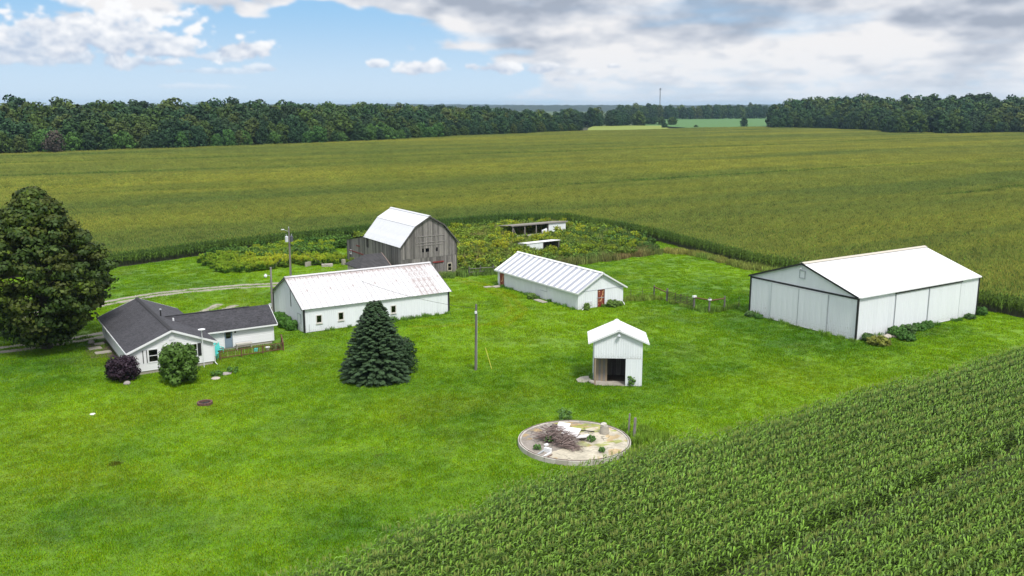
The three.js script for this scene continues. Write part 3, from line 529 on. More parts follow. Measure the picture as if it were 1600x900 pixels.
// ------------------------------------------------------------------ machine shed, right
{
  const x0 = 85.2, L = 23.7, z1 = -61.7, W = 15.8, E = 5.0, Rg = 7.68, o = thing('machine_shed', 'large white metal machine shed with black trim and sliding doors', 'shed', [x0, 0, z1]);
  // own axes: x 0..L, z 0..-W; gable end at x = 0
  const slope = Math.hypot(W / 2, Rg - E), run = V(0, Rg - E, -W / 2).normalize(), runB = V(0, Rg - E, W / 2).normalize();
  sheets(o, 'wall_panel', L, 0.05, E, metalWhite, [V(0, 0, 0), EX, EY], { holes: [], seed: 1 });
  sheets(o, 'wall_panel', L, 0.05, E, metalWhite, [V(L, 0, -W), NX, EY], { seed: 2 });
  const gable = (x) => E + (Rg - E) * (1 - Math.abs(x - W / 2) / (W / 2)), hatch = [[7.55, 8.25, 5.95, 6.8]];
  sheets(o, 'wall_panel', W, 0.05, gable, metalWhite, [V(0, 0, -W), EZ, EY], { kink: W / 2, v1: Rg, seed: 3, holes: hatch });
  sheets(o, 'wall_panel', W, 0.05, gable, metalWhite, [V(L, 0, 0), NZ, EY], { kink: W / 2, v1: Rg, seed: 4 });
  const over = 0.25;
  sheets(o, 'roof_panel', L + 2 * over, -0.25, slope + 0.02, roofWhite, [V(-over, E + 0.06, 0), EX, run], { seed: 5, rib: 0.018 });
  sheets(o, 'roof_panel', L + 2 * over, -0.25, slope + 0.02, roofWhite, [V(L + over, E + 0.06, -W), NX, runB], { seed: 6, rib: 0.018 });
  part(o, 'ridge_cap', [box(L + 2 * over, 0.03, 0.42, L / 2, Rg + 0.11, -W / 2 + 0.17, 0.33), box(L + 2 * over, 0.03, 0.42, L / 2, Rg + 0.11, -W / 2 - 0.17, -0.33)], mat(0.55, 0.5, 0.42, 0.6));
  const rake = (za, zb) => beam(V(-over - 0.04, E - 0.02, za), V(-over - 0.04, Rg + 0.0, zb), 0.06, 0.2);
  part(o, 'gable_trim', [rake(0.2, -W / 2), rake(-W - 0.2, -W / 2), box(0.06, 0.2, W, -0.07, E - 0.17, -W / 2)], black);
  for (const [cx, cz] of [[0, 0], [0, -W], [L, 0], [L, -W]]) part(o, 'corner_trim', box(0.18, E - 0.05, 0.18, cx, (E - 0.05) / 2, cz), black);
  part(o, 'eave_trim', [box(L, 0.12, 0.05, L / 2, E - 0.02, 0.3), box(L, 0.12, 0.05, L / 2, E - 0.02, -W - 0.3)], trimWhite);
  // two sliding doors in the gable end, hung from the black rail; two more in the long side
  const leaf = (parent, basis, w, h, seed) => {
    const d = new THREE.Group(); d.name = 'sliding_door'; parent.add(d);
    sheets(d, 'door_sheet', w, 0.1, h, metalWhite.slice(1), basis, { seed, rib: 0.014 });
    const [at, ax] = basis, t = new THREE.Vector3().crossVectors(ax, EY);
    const edge = (x) => beam(at.clone().addScaledVector(ax, x).add(V(0, 0.1, 0)), at.clone().addScaledVector(ax, x).add(V(0, h, 0)), 0.05, 0.05);
    part(d, 'door_edge', [edge(0), edge(w)], seam);
    const b = (y) => beam(at.clone().add(V(0, y, 0)), at.clone().addScaledVector(ax, w).add(V(0, y, 0)), 0.05, 0.08);
    part(d, 'door_rail', [b(0.12), b(h)], trimWhite);
  };
  leaf(o, [V(-0.09, 0, -W + 3.45), EZ, EY], 4.15, 4.62, 7); leaf(o, [V(-0.09, 0, -W + 7.62), EZ, EY], 4.2, 4.62, 8);
  leaf(o, [V(6.75, 0, 0.1), EX, EY], 6.3, 4.66, 9); leaf(o, [V(13.15, 0, 0.1), EX, EY], 6.5, 4.66, 10);
  part(o, 'door_track', box(13.2, 0.16, 0.2, 13.2, 4.79, 0.14), black);
  part(o, 'downpipe', box(0.07, 4.6, 0.07, 13.1, 2.36, 0.18), seam);
  // loft hatch under the ridge
  const h = new THREE.Group(); h.name = 'loft_hatch'; o.add(h);
  part(h, 'frame', [box(0.08, 0.08, 0.86, -0.05, 5.93, -7.9), box(0.08, 0.08, 0.86, -0.05, 6.82, -7.9), box(0.08, 0.81, 0.08, -0.05, 6.375, -8.29), box(0.08, 0.81, 0.08, -0.05, 6.375, -7.51)], seam);
  part(h, 'hatch_panel', box(0.03, 0.82, 0.7, -0.01, 6.375, -7.9), metalWhite[1]);
  const lamp = part(o, 'yard_lamp', [rod(V(-0.05, 7.15, -7.9), V(-0.4, 7.2, -7.9), 0.03), new THREE.SphereGeometry(0.11, 10, 8).toNonIndexed().translate(-0.42, 7.1, -7.9)], seam);
}

// ------------------------------------------------------------------ long white barn with the rusted ridge
{
  const x0 = 34.05, L = 19.05, z1 = -98.4, W = 11.0, E = 3.0, Rg = 5.72, o = thing('long_barn', 'long white metal barn with a rust stained ridged roof', 'barn', [x0, 0, z1]);
  const slope = Math.hypot(W / 2, Rg - E), run = V(0, Rg - E, -W / 2).normalize(), runB = V(0, Rg - E, W / 2).normalize();
  const wins = [[1.5, 2.1, 1.05, 1.92], [4.22, 4.82, 1.05, 1.92], [7.45, 8.05, 1.05, 1.92], [11.05, 11.65, 1.05, 1.92]];
  const front = [V(0, 0, 0), EX, EY];
  sheets(o, 'wall_panel', L, 0.05, E, metalWhite, front, { holes: wins, seed: 11 });
  sheets(o, 'wall_panel', L, 0.05, E, metalWhite, [V(L, 0, -W), NX, EY], { seed: 12 });
  const gable = (x) => E + (Rg - E) * (1 - Math.abs(x - W / 2) / (W / 2));
  sheets(o, 'wall_panel', W, 0.05, gable, metalWhite, [V(0, 0, -W), EZ, EY], { kink: W / 2, v1: Rg, seed: 13 });
  sheets(o, 'wall_panel', W, 0.05, gable, metalWhite, [V(L, 0, 0), NZ, EY], { kink: W / 2, v1: Rg, seed: 14 });
  const ov = 0.3;
  sheets(o, 'roof_panel', L + 2 * ov, -0.38, slope + 0.02, rusty, [V(-ov, E + 0.05, 0), EX, run], { width: 0.72, pitch: 0.36, rib: 0.06, seed: 15, pick: (i, n) => (i > n - 7 && i < n - 2 ? 3 : (i * 5 + (i >> 2)) % 3) });
  sheets(o, 'roof_panel', L + 2 * ov, -0.38, slope + 0.02, rusty, [V(L + ov, E + 0.05, -W), NX, runB], { width: 0.72, pitch: 0.36, rib: 0.045, seed: 16, pick: (i) => i % 3 });
  part(o, 'ridge_cap', [box(L + 2 * ov, 0.025, 0.3, L / 2, Rg + 0.09, -W / 2 + 0.12, 0.46), box(L + 2 * ov, 0.025, 0.3, L / 2, Rg + 0.09, -W / 2 - 0.12, -0.46)], rusty[2]);
  part(o, 'gable_trim', [beam(V(-0.34, E - 0.18, 0.38), V(-0.34, Rg + 0.01, -W / 2), 0.05, 0.12), beam(V(-0.34, E - 0.18, -W - 0.38), V(-0.34, Rg + 0.01, -W / 2), 0.05, 0.12), beam(V(L + 0.34, E - 0.18, 0.38), V(L + 0.34, Rg + 0.01, -W / 2), 0.05, 0.12)], darkTrim);
  for (const [cx, cz] of [[0, 0], [0, -W], [L, 0], [L, -W]]) part(o, 'corner_trim', box(0.2, E - 0.05, 0.2, cx, (E - 0.05) / 2, cz), black);
  wins.forEach((w) => window3(o, front, w[0], w[2], w[1] - w[0], w[3] - w[2], { frame: 0.09, sill: true, material: mat(0.62, 0.6, 0.55, 0.8) }));
  const door = new THREE.Group(); door.name = 'side_door'; o.add(door);
  part(door, 'door_leaf', box(0.06, 1.95, 0.9, -0.06, 1.0, -1.45), metalWhite[0]); part(door, 'door_frame', [box(0.08, 2.1, 0.08, -0.07, 1.05, -0.95), box(0.08, 2.1, 0.08, -0.07, 1.05, -1.95), box(0.08, 0.08, 0.92, -0.07, 2.06, -1.45)], seam); part(door, 'handle', box(0.08, 0.03, 0.14, -0.12, 1.0, -1.15), black);
  part(o, 'conduit', rod(V(-0.06, 2.4, -4.3), V(-0.06, 5.0, -4.3), 0.03), darkTrim);
  part(o, 'tie_rod', rod(V(0.55, 0.06, 0.09), V(0.55, 1.0, 0.09), 0.025), seam);
}

// ------------------------------------------------------------------ low shed with the striped roof, middle
{
  const x0 = 68.1, W = 7.5, z1 = -91.0, L = 19.8, E = 2.42, Rg = 4.52, o = thing('poultry_shed', 'low white shed with a white and grey striped metal roof', 'shed', [x0, 0, z1]);
  // own axes: x 0..W, z 0..-L, gable end at z = 0
  const slope = Math.hypot(W / 2, Rg - E), runL = V(W / 2, Rg - E, 0).normalize(), runR = V(-W / 2, Rg - E, 0).normalize(), gable = (x) => E + (Rg - E) * (1 - Math.abs(x - W / 2) / (W / 2));
  const sideDoor = [[0.75, 1.7, 0, 2.0]], endDoor = [[3.25, 4.25, 0, 2.24]];
  sheets(o, 'wall_panel', L, 0.05, E, metalWhite, [V(0, 0, -L), EZ, EY], { holes: sideDoor, seed: 21 });
  sheets(o, 'wall_panel', L, 0.05, E, metalWhite, [V(W, 0, 0), NZ, EY], { seed: 22 });
  sheets(o, 'wall_panel', W, 0.05, gable, metalWhite, [V(0, 0, 0), EX, EY], { kink: W / 2, v1: Rg, holes: endDoor, seed: 23, pitch: 0.3 });
  sheets(o, 'wall_panel', W, 0.05, gable, metalWhite, [V(W, 0, -L), NX, EY], { kink: W / 2, v1: Rg, seed: 24 });
  const ov = 0.4, stripe = [roofWhite[0], roofGrey[0], roofWhite[1], roofGrey[1]];
  for (const [at, ax, run, s] of [[V(0, E + 0.06, -L - ov), EZ, runL, 25], [V(W, E + 0.06, ov), NZ, runR, 26]]) sheets(o, 'roof_panel', L + 2 * ov, -0.42, slope + 0.02, stripe, [at, ax, run], { width: 0.64, pitch: 0.32, rib: 0.02, seed: s, pick: (i) => (i % 2) + 2 * ((i >> 1) % 2) });
  part(o, 'ridge_cap', [box(0.28, 0.025, L + 2 * ov, W / 2 - 0.11, Rg + 0.09, -L / 2, 0, 0, 0.5), box(0.28, 0.025, L + 2 * ov, W / 2 + 0.11, Rg + 0.09, -L / 2, 0, 0, -0.5)], trimWhite);
  part(o, 'barge_board', [beam(V(-0.4, E - 0.2, ov), V(W / 2, Rg - 0.0, ov), 0.05, 0.18), beam(V(W + 0.4, E - 0.2, ov), V(W / 2, Rg - 0.0, ov), 0.05, 0.18)], trimWhite);
  part(o, 'eave_board', box(0.05, 0.2, L + 2 * ov - 0.1, -0.42, E - 0.2, -L / 2), trimWhite); part(o, 'eave_board', box(0.05, 0.2, L + 2 * ov - 0.1, W + 0.42, E - 0.2, -L / 2), trimWhite);
  part(o, 'girt_line', box(W, 0.04, 0.03, W / 2, 2.36, 0.04), seam);
  const rustDoor = new THREE.MeshStandardMaterial({ roughness: 0.75, map: texture(64, 128, (u, v) => { const n = fbm(u * 5, v * 8, 4), k = smooth(0.52, 0.7, n); return [lerp(0.19, 0.62, k), lerp(0.03, 0.36, k), lerp(0.016, 0.18, k)]; }) });
  const d1 = new THREE.Group(); d1.name = 'end_door'; d1.userData.label = 'rust red peeling door in the gable end'; o.add(d1);
  part(d1, 'door_leaf', box(0.94, 2.16, 0.05, 3.75, 1.11, 0.0), rustDoor); part(d1, 'door_frame', [box(0.07, 2.24, 0.1, 3.22, 1.12, 0.03), box(0.07, 2.24, 0.1, 4.28, 1.12, 0.03), box(1.13, 0.07, 0.1, 3.75, 2.28, 0.03)], mat(0.16, 0.035, 0.02, 0.8)); part(d1, 'latch_bar', box(1.3, 0.05, 0.05, 3.7, 1.25, 0.06), seam);
  const d2 = new THREE.Group(); d2.name = 'side_door'; d2.userData.label = 'rust red peeling door at the far end of the long side'; o.add(d2);
  part(d2, 'door_leaf', box(0.05, 1.92, 0.9, 0.0, 0.98, -L + 1.22), rustDoor); part(d2, 'door_frame', [box(0.1, 2.0, 0.07, -0.03, 1.0, -L + 0.72), box(0.1, 2.0, 0.07, -0.03, 1.0, -L + 1.73), box(0.1, 0.07, 1.08, -0.03, 2.04, -L + 1.22)], mat(0.3, 0.16, 0.1, 0.8));
  part(o, 'side_hatch', [box(0.03, 0.05, 1.6, -0.05, 1.2, -7.8), box(0.03, 1.0, 0.05, -0.05, 1.72, -7.0)], seam);
  const v = part(o, 'wall_vent', box(1.0, 0.6, 0.05, 1.75, 0.65, 0.05), seam); for (let k = 0; k < 5; k++) part(v, 'louvre', box(0.94, 0.05, 0.04, 1.75, 0.44 + k * 0.105, 0.09, 0.5), trimWhite);
  part(o, 'gable_lamp', [box(0.16, 0.2, 0.12, W / 2, Rg - 0.35, 0.1), new THREE.SphereGeometry(0.09, 8, 6).toNonIndexed().translate(W / 2, Rg - 0.45, 0.18)], seam);
}

// ------------------------------------------------------------------ weathered gambrel barn
{
  const x0 = 57.9, W = 9.7, z1 = -122.3, L = 13.1, o = thing('gambrel_barn', 'old grey weathered wooden barn with a pale metal gambrel roof', 'barn', [x0, 0, z1]), R = mulberry(51);
  const E = 5.2, Kn = 7.95, Kx = 2.35, Rg = 9.35, mid = W / 2;
  const top = (x) => { const q = Math.min(x, W - x); return q < Kx ? E + ((Kn - E) * q) / Kx : Kn + ((Rg - Kn) * (q - Kx)) / (mid - Kx); };
  const unit = new THREE.BoxGeometry(1, 1, 1), bw = 0.3;
  const board = (x, y0, y1, dir, depth) => {   // dir 0: gable end, 1: left side, 2: far end
    const h = y1 - y0 - 0.06 * R(), b = part(o, 'wall_board', unit, greyWood[Math.floor(R() * 6)]), w = bw - 0.015 - 0.02 * R(), j = 0.02 * (R() - 0.5);
    if (dir === 0) { b.scale.set(w, h, 0.03); b.position.set(x, y0 + h / 2, depth + j); } else if (dir === 1) { b.scale.set(0.03, h, w); b.position.set(depth + j, y0 + h / 2, x); }
  };
  // a dark frame of posts and beams inside
  const posts = []; for (const px of [0.2, W - 0.2]) for (const pz of [-0.2, -4.4, -8.8, -L + 0.2]) posts.push(beam(V(px, 0, pz), V(px, E - 0.1, pz), 0.2, 0.2)); for (const pz of [-0.2, -4.4, -8.8, -L + 0.2]) posts.push(beam(V(0.2, E - 0.2, pz), V(W - 0.2, E - 0.2, pz), 0.2, 0.2)); part(o, 'timber_frame', posts, greyWood[1]);
  part(o, 'hay_floor', box(W - 0.4, 0.12, L - 0.4, W / 2, 2.7, -L / 2), greyWood[0]);
  // gable end: upper and lower tiers of upright boards; a hay opening with gaps, a window and a low door
  for (let x = bw / 2; x < W; x += bw) {
    const low = 3.1 + 0.1 * (R() - 0.5), win = x > 7.95 && x < 8.75, door = x > 5.6 && x < 7.2;
    if (win) { board(x, 0.02, 0.55, 0, 0); board(x, 1.75, low, 0, 0); } else if (door) board(x, 2.05, low, 0, 0); else board(x, 0.02, low, 0, 0);
    const gap = (x > 3.5 && x < 3.95) || (x > 4.2 && x < 4.75) || (x > 5.85 && x < 6.2);
    const t = Math.min(top(x - bw / 2), top(x + bw / 2)) - 0.04;
    if (gap) { board(x, low - 0.06, 3.9, 0, 0.035); board(x, 4.45, t, 0, 0.035); } else board(x, low - 0.08, t, 0, 0.035);
    board(x, 0.02, t, 0, -L);
  }
  // low door and its red head board, window by the corner
  const dr = new THREE.Group(); dr.name = 'barn_door'; o.add(dr); for (let k = 0; k < 5; k++) part(dr, 'plank', box(0.29, 1.95, 0.03, 5.78 + k * 0.32, 1.0, -0.02 + 0.01 * (k % 2)), greyWood[k]); part(dr, 'red_header', box(1.95, 0.22, 0.09, 6.35, 2.16, 0.09), redPaint); part(dr, 'jamb', [box(0.1, 2.0, 0.08, 5.5, 1.0, 0.06), box(0.1, 2.0, 0.08, 7.3, 1.0, 0.06)], greyWood[5]);
  window3(o, [V(0, 0, 0.03), EX, EY], 8.05, 0.6, 0.62, 1.1, { frame: 0.16, sash: true, material: mat(0.42, 0.38, 0.3, 0.9) });
  // hay door battens and rails over the boards of the gable
  const hd = new THREE.Group(); hd.name = 'hay_door'; o.add(hd);
  for (const [y, xa, xb] of [[6.3, 2.5, 7.6], [5.35, 2.5, 7.7], [4.95, 2.6, 7.3]]) part(hd, 'rail', beam(V(xa, y, 0.09), V(xb, y + 0.06, 0.09), 0.05, 0.09), greyWood[5]);
  for (const x of [3.2, 5.9, 7.5]) part(hd, 'batten', box(0.1, 2.3, 0.03, x, 5.3, 0.14), greyWood[4]);
  // long left side, running on past the barn as the lean-to; eave falls towards the far end there
  const LL = 21.4, eave = (s) => (s < L ? E - 0.1 : lerp(5.05, 3.5, (s - L) / (LL - L)));
  for (let s = bw / 2; s < LL; s += bw) {
    const open = s > 12.0 && s < 12.9, slot = s > 15.5 && s < 17.0, win = s > 19.3 && s < 19.95, t = eave(s) - 0.03;
    if (open) { board(-s, 0.02, 3.3, 1, 0); } else if (win) { board(-s, 0.02, 1.25, 1, 0); board(-s, 1.95, t, 1, 0); } else board(-s, 0.02, t, 1, 0);
    board(-s, 0.02, Math.min(t, s < L ? E : eave(s)), 1, W);
    if (slot) part(o, 'side_plank', unit, redPaint, [-0.05, 3.05, -s]).scale.set(0.06, 0.16, bw);
  }
  part(o, 'red_rail', box(0.07, 0.16, 6.2, -0.06, 1.85, -17.3), redPaint);
  window3(o, [V(-0.02, 0, -20.0), EZ, EY], 0.1, 1.3, 0.55, 0.6, { frame: 0.12 });
  for (let x = bw / 2; x < W; x += bw) board(x, 0.02, 3.4, 0, -LL);
  // roofs
  const upL = V(Kx, Kn - E, 0).normalize(), s1 = Math.hypot(Kx, Kn - E), up2 = V(mid - Kx, Rg - Kn, 0).normalize(), s2 = Math.hypot(mid - Kx, Rg - Kn), ov = 0.45;
  const m = (v) => V(-v.x, v.y, 0);
  for (const [at, ax, up, s, seed] of [[V(0, E + 0.08, -L - ov), EZ, upL, s1, 52], [V(W, E + 0.08, ov), NZ, m(upL), s1, 53]]) sheets(o, 'roof_panel', L + 2 * ov, -0.45, s + 0.02, galvanised, [at, ax, up], { width: 0.7, pitch: 0.35, rib: 0.02, seed });
  for (const [at, ax, up, s, seed] of [[V(Kx, Kn + 0.11, -L - ov), EZ, up2, s2, 54], [V(W - Kx, Kn + 0.11, ov), NZ, m(up2), s2, 55]]) sheets(o, 'roof_panel', L + 2 * ov, -0.12, s + 0.02, galvanised, [at, ax, up], { width: 0.7, pitch: 0.35, rib: 0.02, seed });
  part(o, 'ridge_cap', [box(0.3, 0.03, L + 2 * ov, mid - 0.13, Rg + 0.12, -L / 2, 0, 0, 0.5), box(0.3, 0.03, L + 2 * ov, mid + 0.13, Rg + 0.12, -L / 2, 0, 0, -0.5)], galvanised[0]);
  const rk = (x0_, y0_, x1_, y1_) => beam(V(x0_, y0_, ov - 0.03), V(x1_, y1_, ov - 0.03), 0.05, 0.13);
  part(o, 'barge_board', [rk(-0.3, E - 0.36, Kx, Kn), rk(Kx, Kn, mid, Rg), rk(W + 0.3, E - 0.36, W - Kx, Kn), rk(W - Kx, Kn, mid, Rg)], greyWood[0]);
  const lr = V(0, 5.15 - 3.55, LL - L).normalize();   // lean-to roof rises towards the barn
  const leanSheets = new THREE.Group(); leanSheets.name = 'lean_to_roof'; o.add(leanSheets);
  sheets(leanSheets, 'roof_sheet', W + 0.5, -0.4, Math.hypot(LL - L, 1.6) - 0.05, [greyWood[1], greyWood[3]], [V(W + 0.25, 3.6, -LL), NX, lr], { width: 0.8, rib: 0.02, seed: 56 });
}
// milk house against the barn
{
  const o = thing('milk_house', 'small block milk house with a dark hipped roof beside the old barn', 'shed', [51.25, 0, -121.9]), W = 4.4, L = 5.3, E = 2.35, Rg = 4.0, block = new THREE.MeshStandardMaterial({ roughness: 0.9, map: texture(128, 128, (u, v) => { const n = tileNoise(u, v, 4, 4), k = 0.75 + 0.5 * n; return [0.42 * k, 0.4 * k, 0.36 * k]; }) });
  part(o, 'front_wall', box(W, E, 0.2, W / 2, E / 2, -0.1), block); part(o, 'rear_wall', box(W, E, 0.2, W / 2, E / 2, -L + 0.1), block); part(o, 'side_wall', box(0.2, E, L - 0.402, 0.1, E / 2, -L / 2), block); part(o, 'side_wall', box(0.2, E, L - 0.402, W - 0.1, E / 2, -L / 2), block);
  for (const z of [-1.0, -2.9]) { const w = new THREE.Group(); w.name = 'window'; o.add(w); part(w, 'pane', box(0.03, 0.7, 0.6, -0.02, 1.5, z), mat(0.04, 0.045, 0.05, 0.12)); part(w, 'frame', [box(0.06, 0.06, 0.72, -0.03, 1.12, z), box(0.06, 0.06, 0.72, -0.03, 1.88, z), box(0.06, 0.7, 0.06, -0.03, 1.5, z - 0.33), box(0.06, 0.7, 0.06, -0.03, 1.5, z + 0.33)], trimWhite); }
  const shingle = new THREE.MeshStandardMaterial({ roughness: 0.9, map: texture(128, 128, (u, v) => { const n = tileNoise(u, v, 8, 4), k = 0.5 + n; return [0.05 * k, 0.048 * k, 0.05 * k]; }) });
  const q = 0.35, a = [-q, E, q], b = [W + q, E, q], c = [W + q, E, -L - q], d = [-q, E, -L - q], r0 = [1.7, Rg, -L / 2], r1 = [W + 0.1, Rg, -L / 2];
  const plane = (...P) => { const s = new Soup(); for (let i = 1; i + 1 < P.length; i++) { s.tri(P[0], P[i], P[i + 1], [1, 1, 1]); s.tri([P[0][0], P[0][1] - 0.08, P[0][2]], [P[i + 1][0], P[i + 1][1] - 0.08, P[i + 1][2]], [P[i][0], P[i][1] - 0.08, P[i][2]], [1, 1, 1]); } const g = s.geometry(), p = g.attributes.position, uv = []; for (let i = 0; i < p.count; i++) uv.push((p.getX(i) + p.getY(i)) * 0.5, (p.getZ(i) + p.getY(i)) * 0.5); g.setAttribute('uv', new THREE.Float32BufferAttribute(uv, 2)); return g; };
  const rf = new THREE.Group(); rf.name = 'roof'; o.add(rf);
  part(rf, 'roof_slope', plane(a, b, r1, r0), shingle); part(rf, 'roof_slope', plane(c, d, r0, r1), shingle); part(rf, 'roof_slope', plane(d, a, r0), shingle);
  part(rf, 'barge_board', [beam(V(W + q, E - 0.02, q), V(W + 0.12, Rg - 0.02, -L / 2), 0.05, 0.14), beam(V(W + q, E - 0.02, -L - q), V(W + 0.12, Rg - 0.02, -L / 2), 0.05, 0.14)], mat(0.42, 0.3, 0.26, 0.9));
  part(o, 'gable_board', plane([W - 0.02, E - 0.1, -0.1], [W - 0.02, Rg - 0.15, -L / 2], [W - 0.02, E - 0.1, -L + 0.1]), greyWood[3]);
}

// ------------------------------------------------------------------ small tall shed on the lawn, open below
{
  const W = 4.5, Dp = 3.7, E = 4.48, Rg = 5.5, o = thing('feed_shed', 'small tall white metal shed, open at the bottom, standing alone on the lawn', 'shed', [53.12, 0, -64.58], -36 * D2R);
  // own axes: x -W/2..W/2, front at z = Dp/2
  const gable = (x) => E + (Rg - E) * (1 - Math.abs(x - W / 2) / (W / 2)), slope = Math.hypot(W / 2, Rg - E), h2 = W / 2, d2 = Dp / 2, M = 2.72;
  sheets(o, 'front_panel', W, M, gable, metalWhite, [V(-h2, 0, d2), EX, EY], { kink: h2, v1: Rg, seed: 61, width: 0.9 });
  sheets(o, 'front_panel', 1.55, 0.05, M - 0.02, metalWhite, [V(h2 - 1.55, 0, d2), EX, EY], { seed: 62 });
  sheets(o, 'rear_panel', W, 0.05, gable, metalWhite, [V(h2, 0, -d2), NX, EY], { kink: h2, v1: Rg, seed: 63, width: 0.9 });
  sheets(o, 'side_panel', Dp, 0.05, E, metalWhite, [V(h2, 0, d2), NZ, EY], { seed: 64 });
  sheets(o, 'side_panel', Dp, M, E, metalWhite, [V(-h2, 0, -d2), EZ, EY], { seed: 65 });
  sheets(o, 'side_panel', 2.35, 0.05, M - 0.02, metalWhite, [V(-h2, 0, -d2), EZ, EY], { seed: 66 });
  const run = V(h2, Rg - E, 0).normalize(), runB = V(-h2, Rg - E, 0).normalize(), ov = 0.3;
  sheets(o, 'roof_panel', Dp + 2 * ov, -0.65, slope + 0.02, roofWhite, [V(-h2, E + 0.06, -d2 - ov), EZ, run], { seed: 67, width: 0.8, pitch: 0.4, rib: 0.035 });
  sheets(o, 'roof_panel', Dp + 2 * ov, -0.65, slope + 0.02, roofWhite, [V(h2, E + 0.06, d2 + ov), NZ, runB], { seed: 68, width: 0.8, pitch: 0.4, rib: 0.035 });
  part(o, 'ridge_cap', [box(0.24, 0.02, Dp + 2 * ov, -0.105, Rg + 0.06, 0, 0, 0, 0.424), box(0.24, 0.02, Dp + 2 * ov, 0.105, Rg + 0.06, 0, 0, 0, -0.424)], trimWhite);
  part(o, 'barge_board', [beam(V(-h2 - 0.6, E - 0.27, d2 + ov), V(0, Rg - 0.02, d2 + ov), 0.05, 0.16), beam(V(h2 + 0.6, E - 0.27, d2 + ov), V(0, Rg - 0.02, d2 + ov), 0.05, 0.16)], trimWhite);
  for (const [x, z] of [[-h2 + 0.1, d2 - 0.12], [-h2 + 0.1, -d2 + 0.15], [h2 - 0.12, d2 - 0.12], [h2 - 0.12, -d2 + 0.15]]) part(o, 'post', beam(V(x, -0.1, z), V(x, E - 0.1, z), 0.16, 0.16), rawWood);
  part(o, 'header_beam', beam(V(-h2 + 0.05, M + 0.1, d2 - 0.12), V(h2 - 0.05, M + 0.1, d2 - 0.12), 0.1, 0.2), rawWood);
  part(o, 'loft_floor', box(W - 0.3, 0.1, Dp - 0.3, 0, M + 0.25, 0), rawWood);
  for (const [xa, xb] of [[-h2 + 0.06, -0.95], [0.75, h2 - 0.06]]) for (let x = xa, n = Math.round((xb - xa) / 0.2), k = 0; k < n; k++) part(o, 'partition_board', box((xb - xa) / n - 0.006, M + 0.1, 0.04), k % 2 ? rawWood : greyWood[4], [xa + ((k + 0.5) * (xb - xa)) / n, (M + 0.1) / 2 + 0.06, 0.48]); part(o, 'floor_slab', box(W - 0.3, 0.08, 1.3, 0, 0.04, 1.15), concrete); part(o, 'earth_floor', box(W - 0.3, 0.05, 2.2, 0, 0.025, -0.62), mat(0.07, 0.055, 0.04, 0.95)); for (let k = 0; k < 10; k++) part(o, 'lining_board', box(0.41, M, 0.03), greyWood[k % 2], [-h2 + 0.4 + k * 0.415, M / 2 + 0.06, -d2 + 0.26]); for (let k = 0; k < 5; k++) part(o, 'lining_board', box(0.03, M, 0.41), greyWood[k % 2], [h2 - 0.24, M / 2 + 0.06, -d2 + 0.5 + k * 0.415]);
  part(o, 'gable_lamp', [new THREE.ConeGeometry(0.2, 0.22, 12).toNonIndexed().translate(0, Rg - 0.42, d2 + 0.3), rod(V(0, Rg - 0.35, d2), V(0, Rg - 0.3, d2 + 0.32), 0.025), new THREE.SphereGeometry(0.12, 8, 6).toNonIndexed().translate(0, Rg - 0.55, d2 + 0.3)], seam);
}
const picketGeometry = box(0.045, 0.62, 0.03), rimA = new THREE.MeshStandardMaterial({ roughness: 0.9, map: texture(128, 128, (u, v) => { const k = 0.72 + 0.55 * tileNoise(u, v, 5, 4); return [0.5 * k, 0.47 * k, 0.42 * k]; }) }), rimB = new THREE.MeshStandardMaterial({ roughness: 0.9, map: texture(128, 128, (u, v) => { const k = 0.72 + 0.55 * tileNoise(u, v, 5, 4); return [0.4 * k, 0.37 * k, 0.32 * k]; }) });

// ------------------------------------------------------------------ farmhouse
const siding = ['a', 'b'].map((_, i) => new THREE.MeshStandardMaterial({ roughness: 0.6, map: paintMap(0.8 - 0.015 * i, 0.805 - 0.015 * i, 0.815 - 0.015 * i, 0.05, 0.04) }));
const roofShingle = new THREE.MeshStandardMaterial({ roughness: 0.9, map: texture(512, 512, (u, v) => { const t = hash2(Math.floor(u * 40 + 13 * hash2(Math.floor(v * 48), 3)), Math.floor(v * 48)), n = tileNoise(u, v, 6, 4), s = tileNoise(u, v, 90, 2), k = 0.55 + 0.42 * t + 0.5 * (n - 0.5) + 0.7 * (s - 0.5); return [0.07 * k, 0.068 * k, 0.078 * k]; }) });
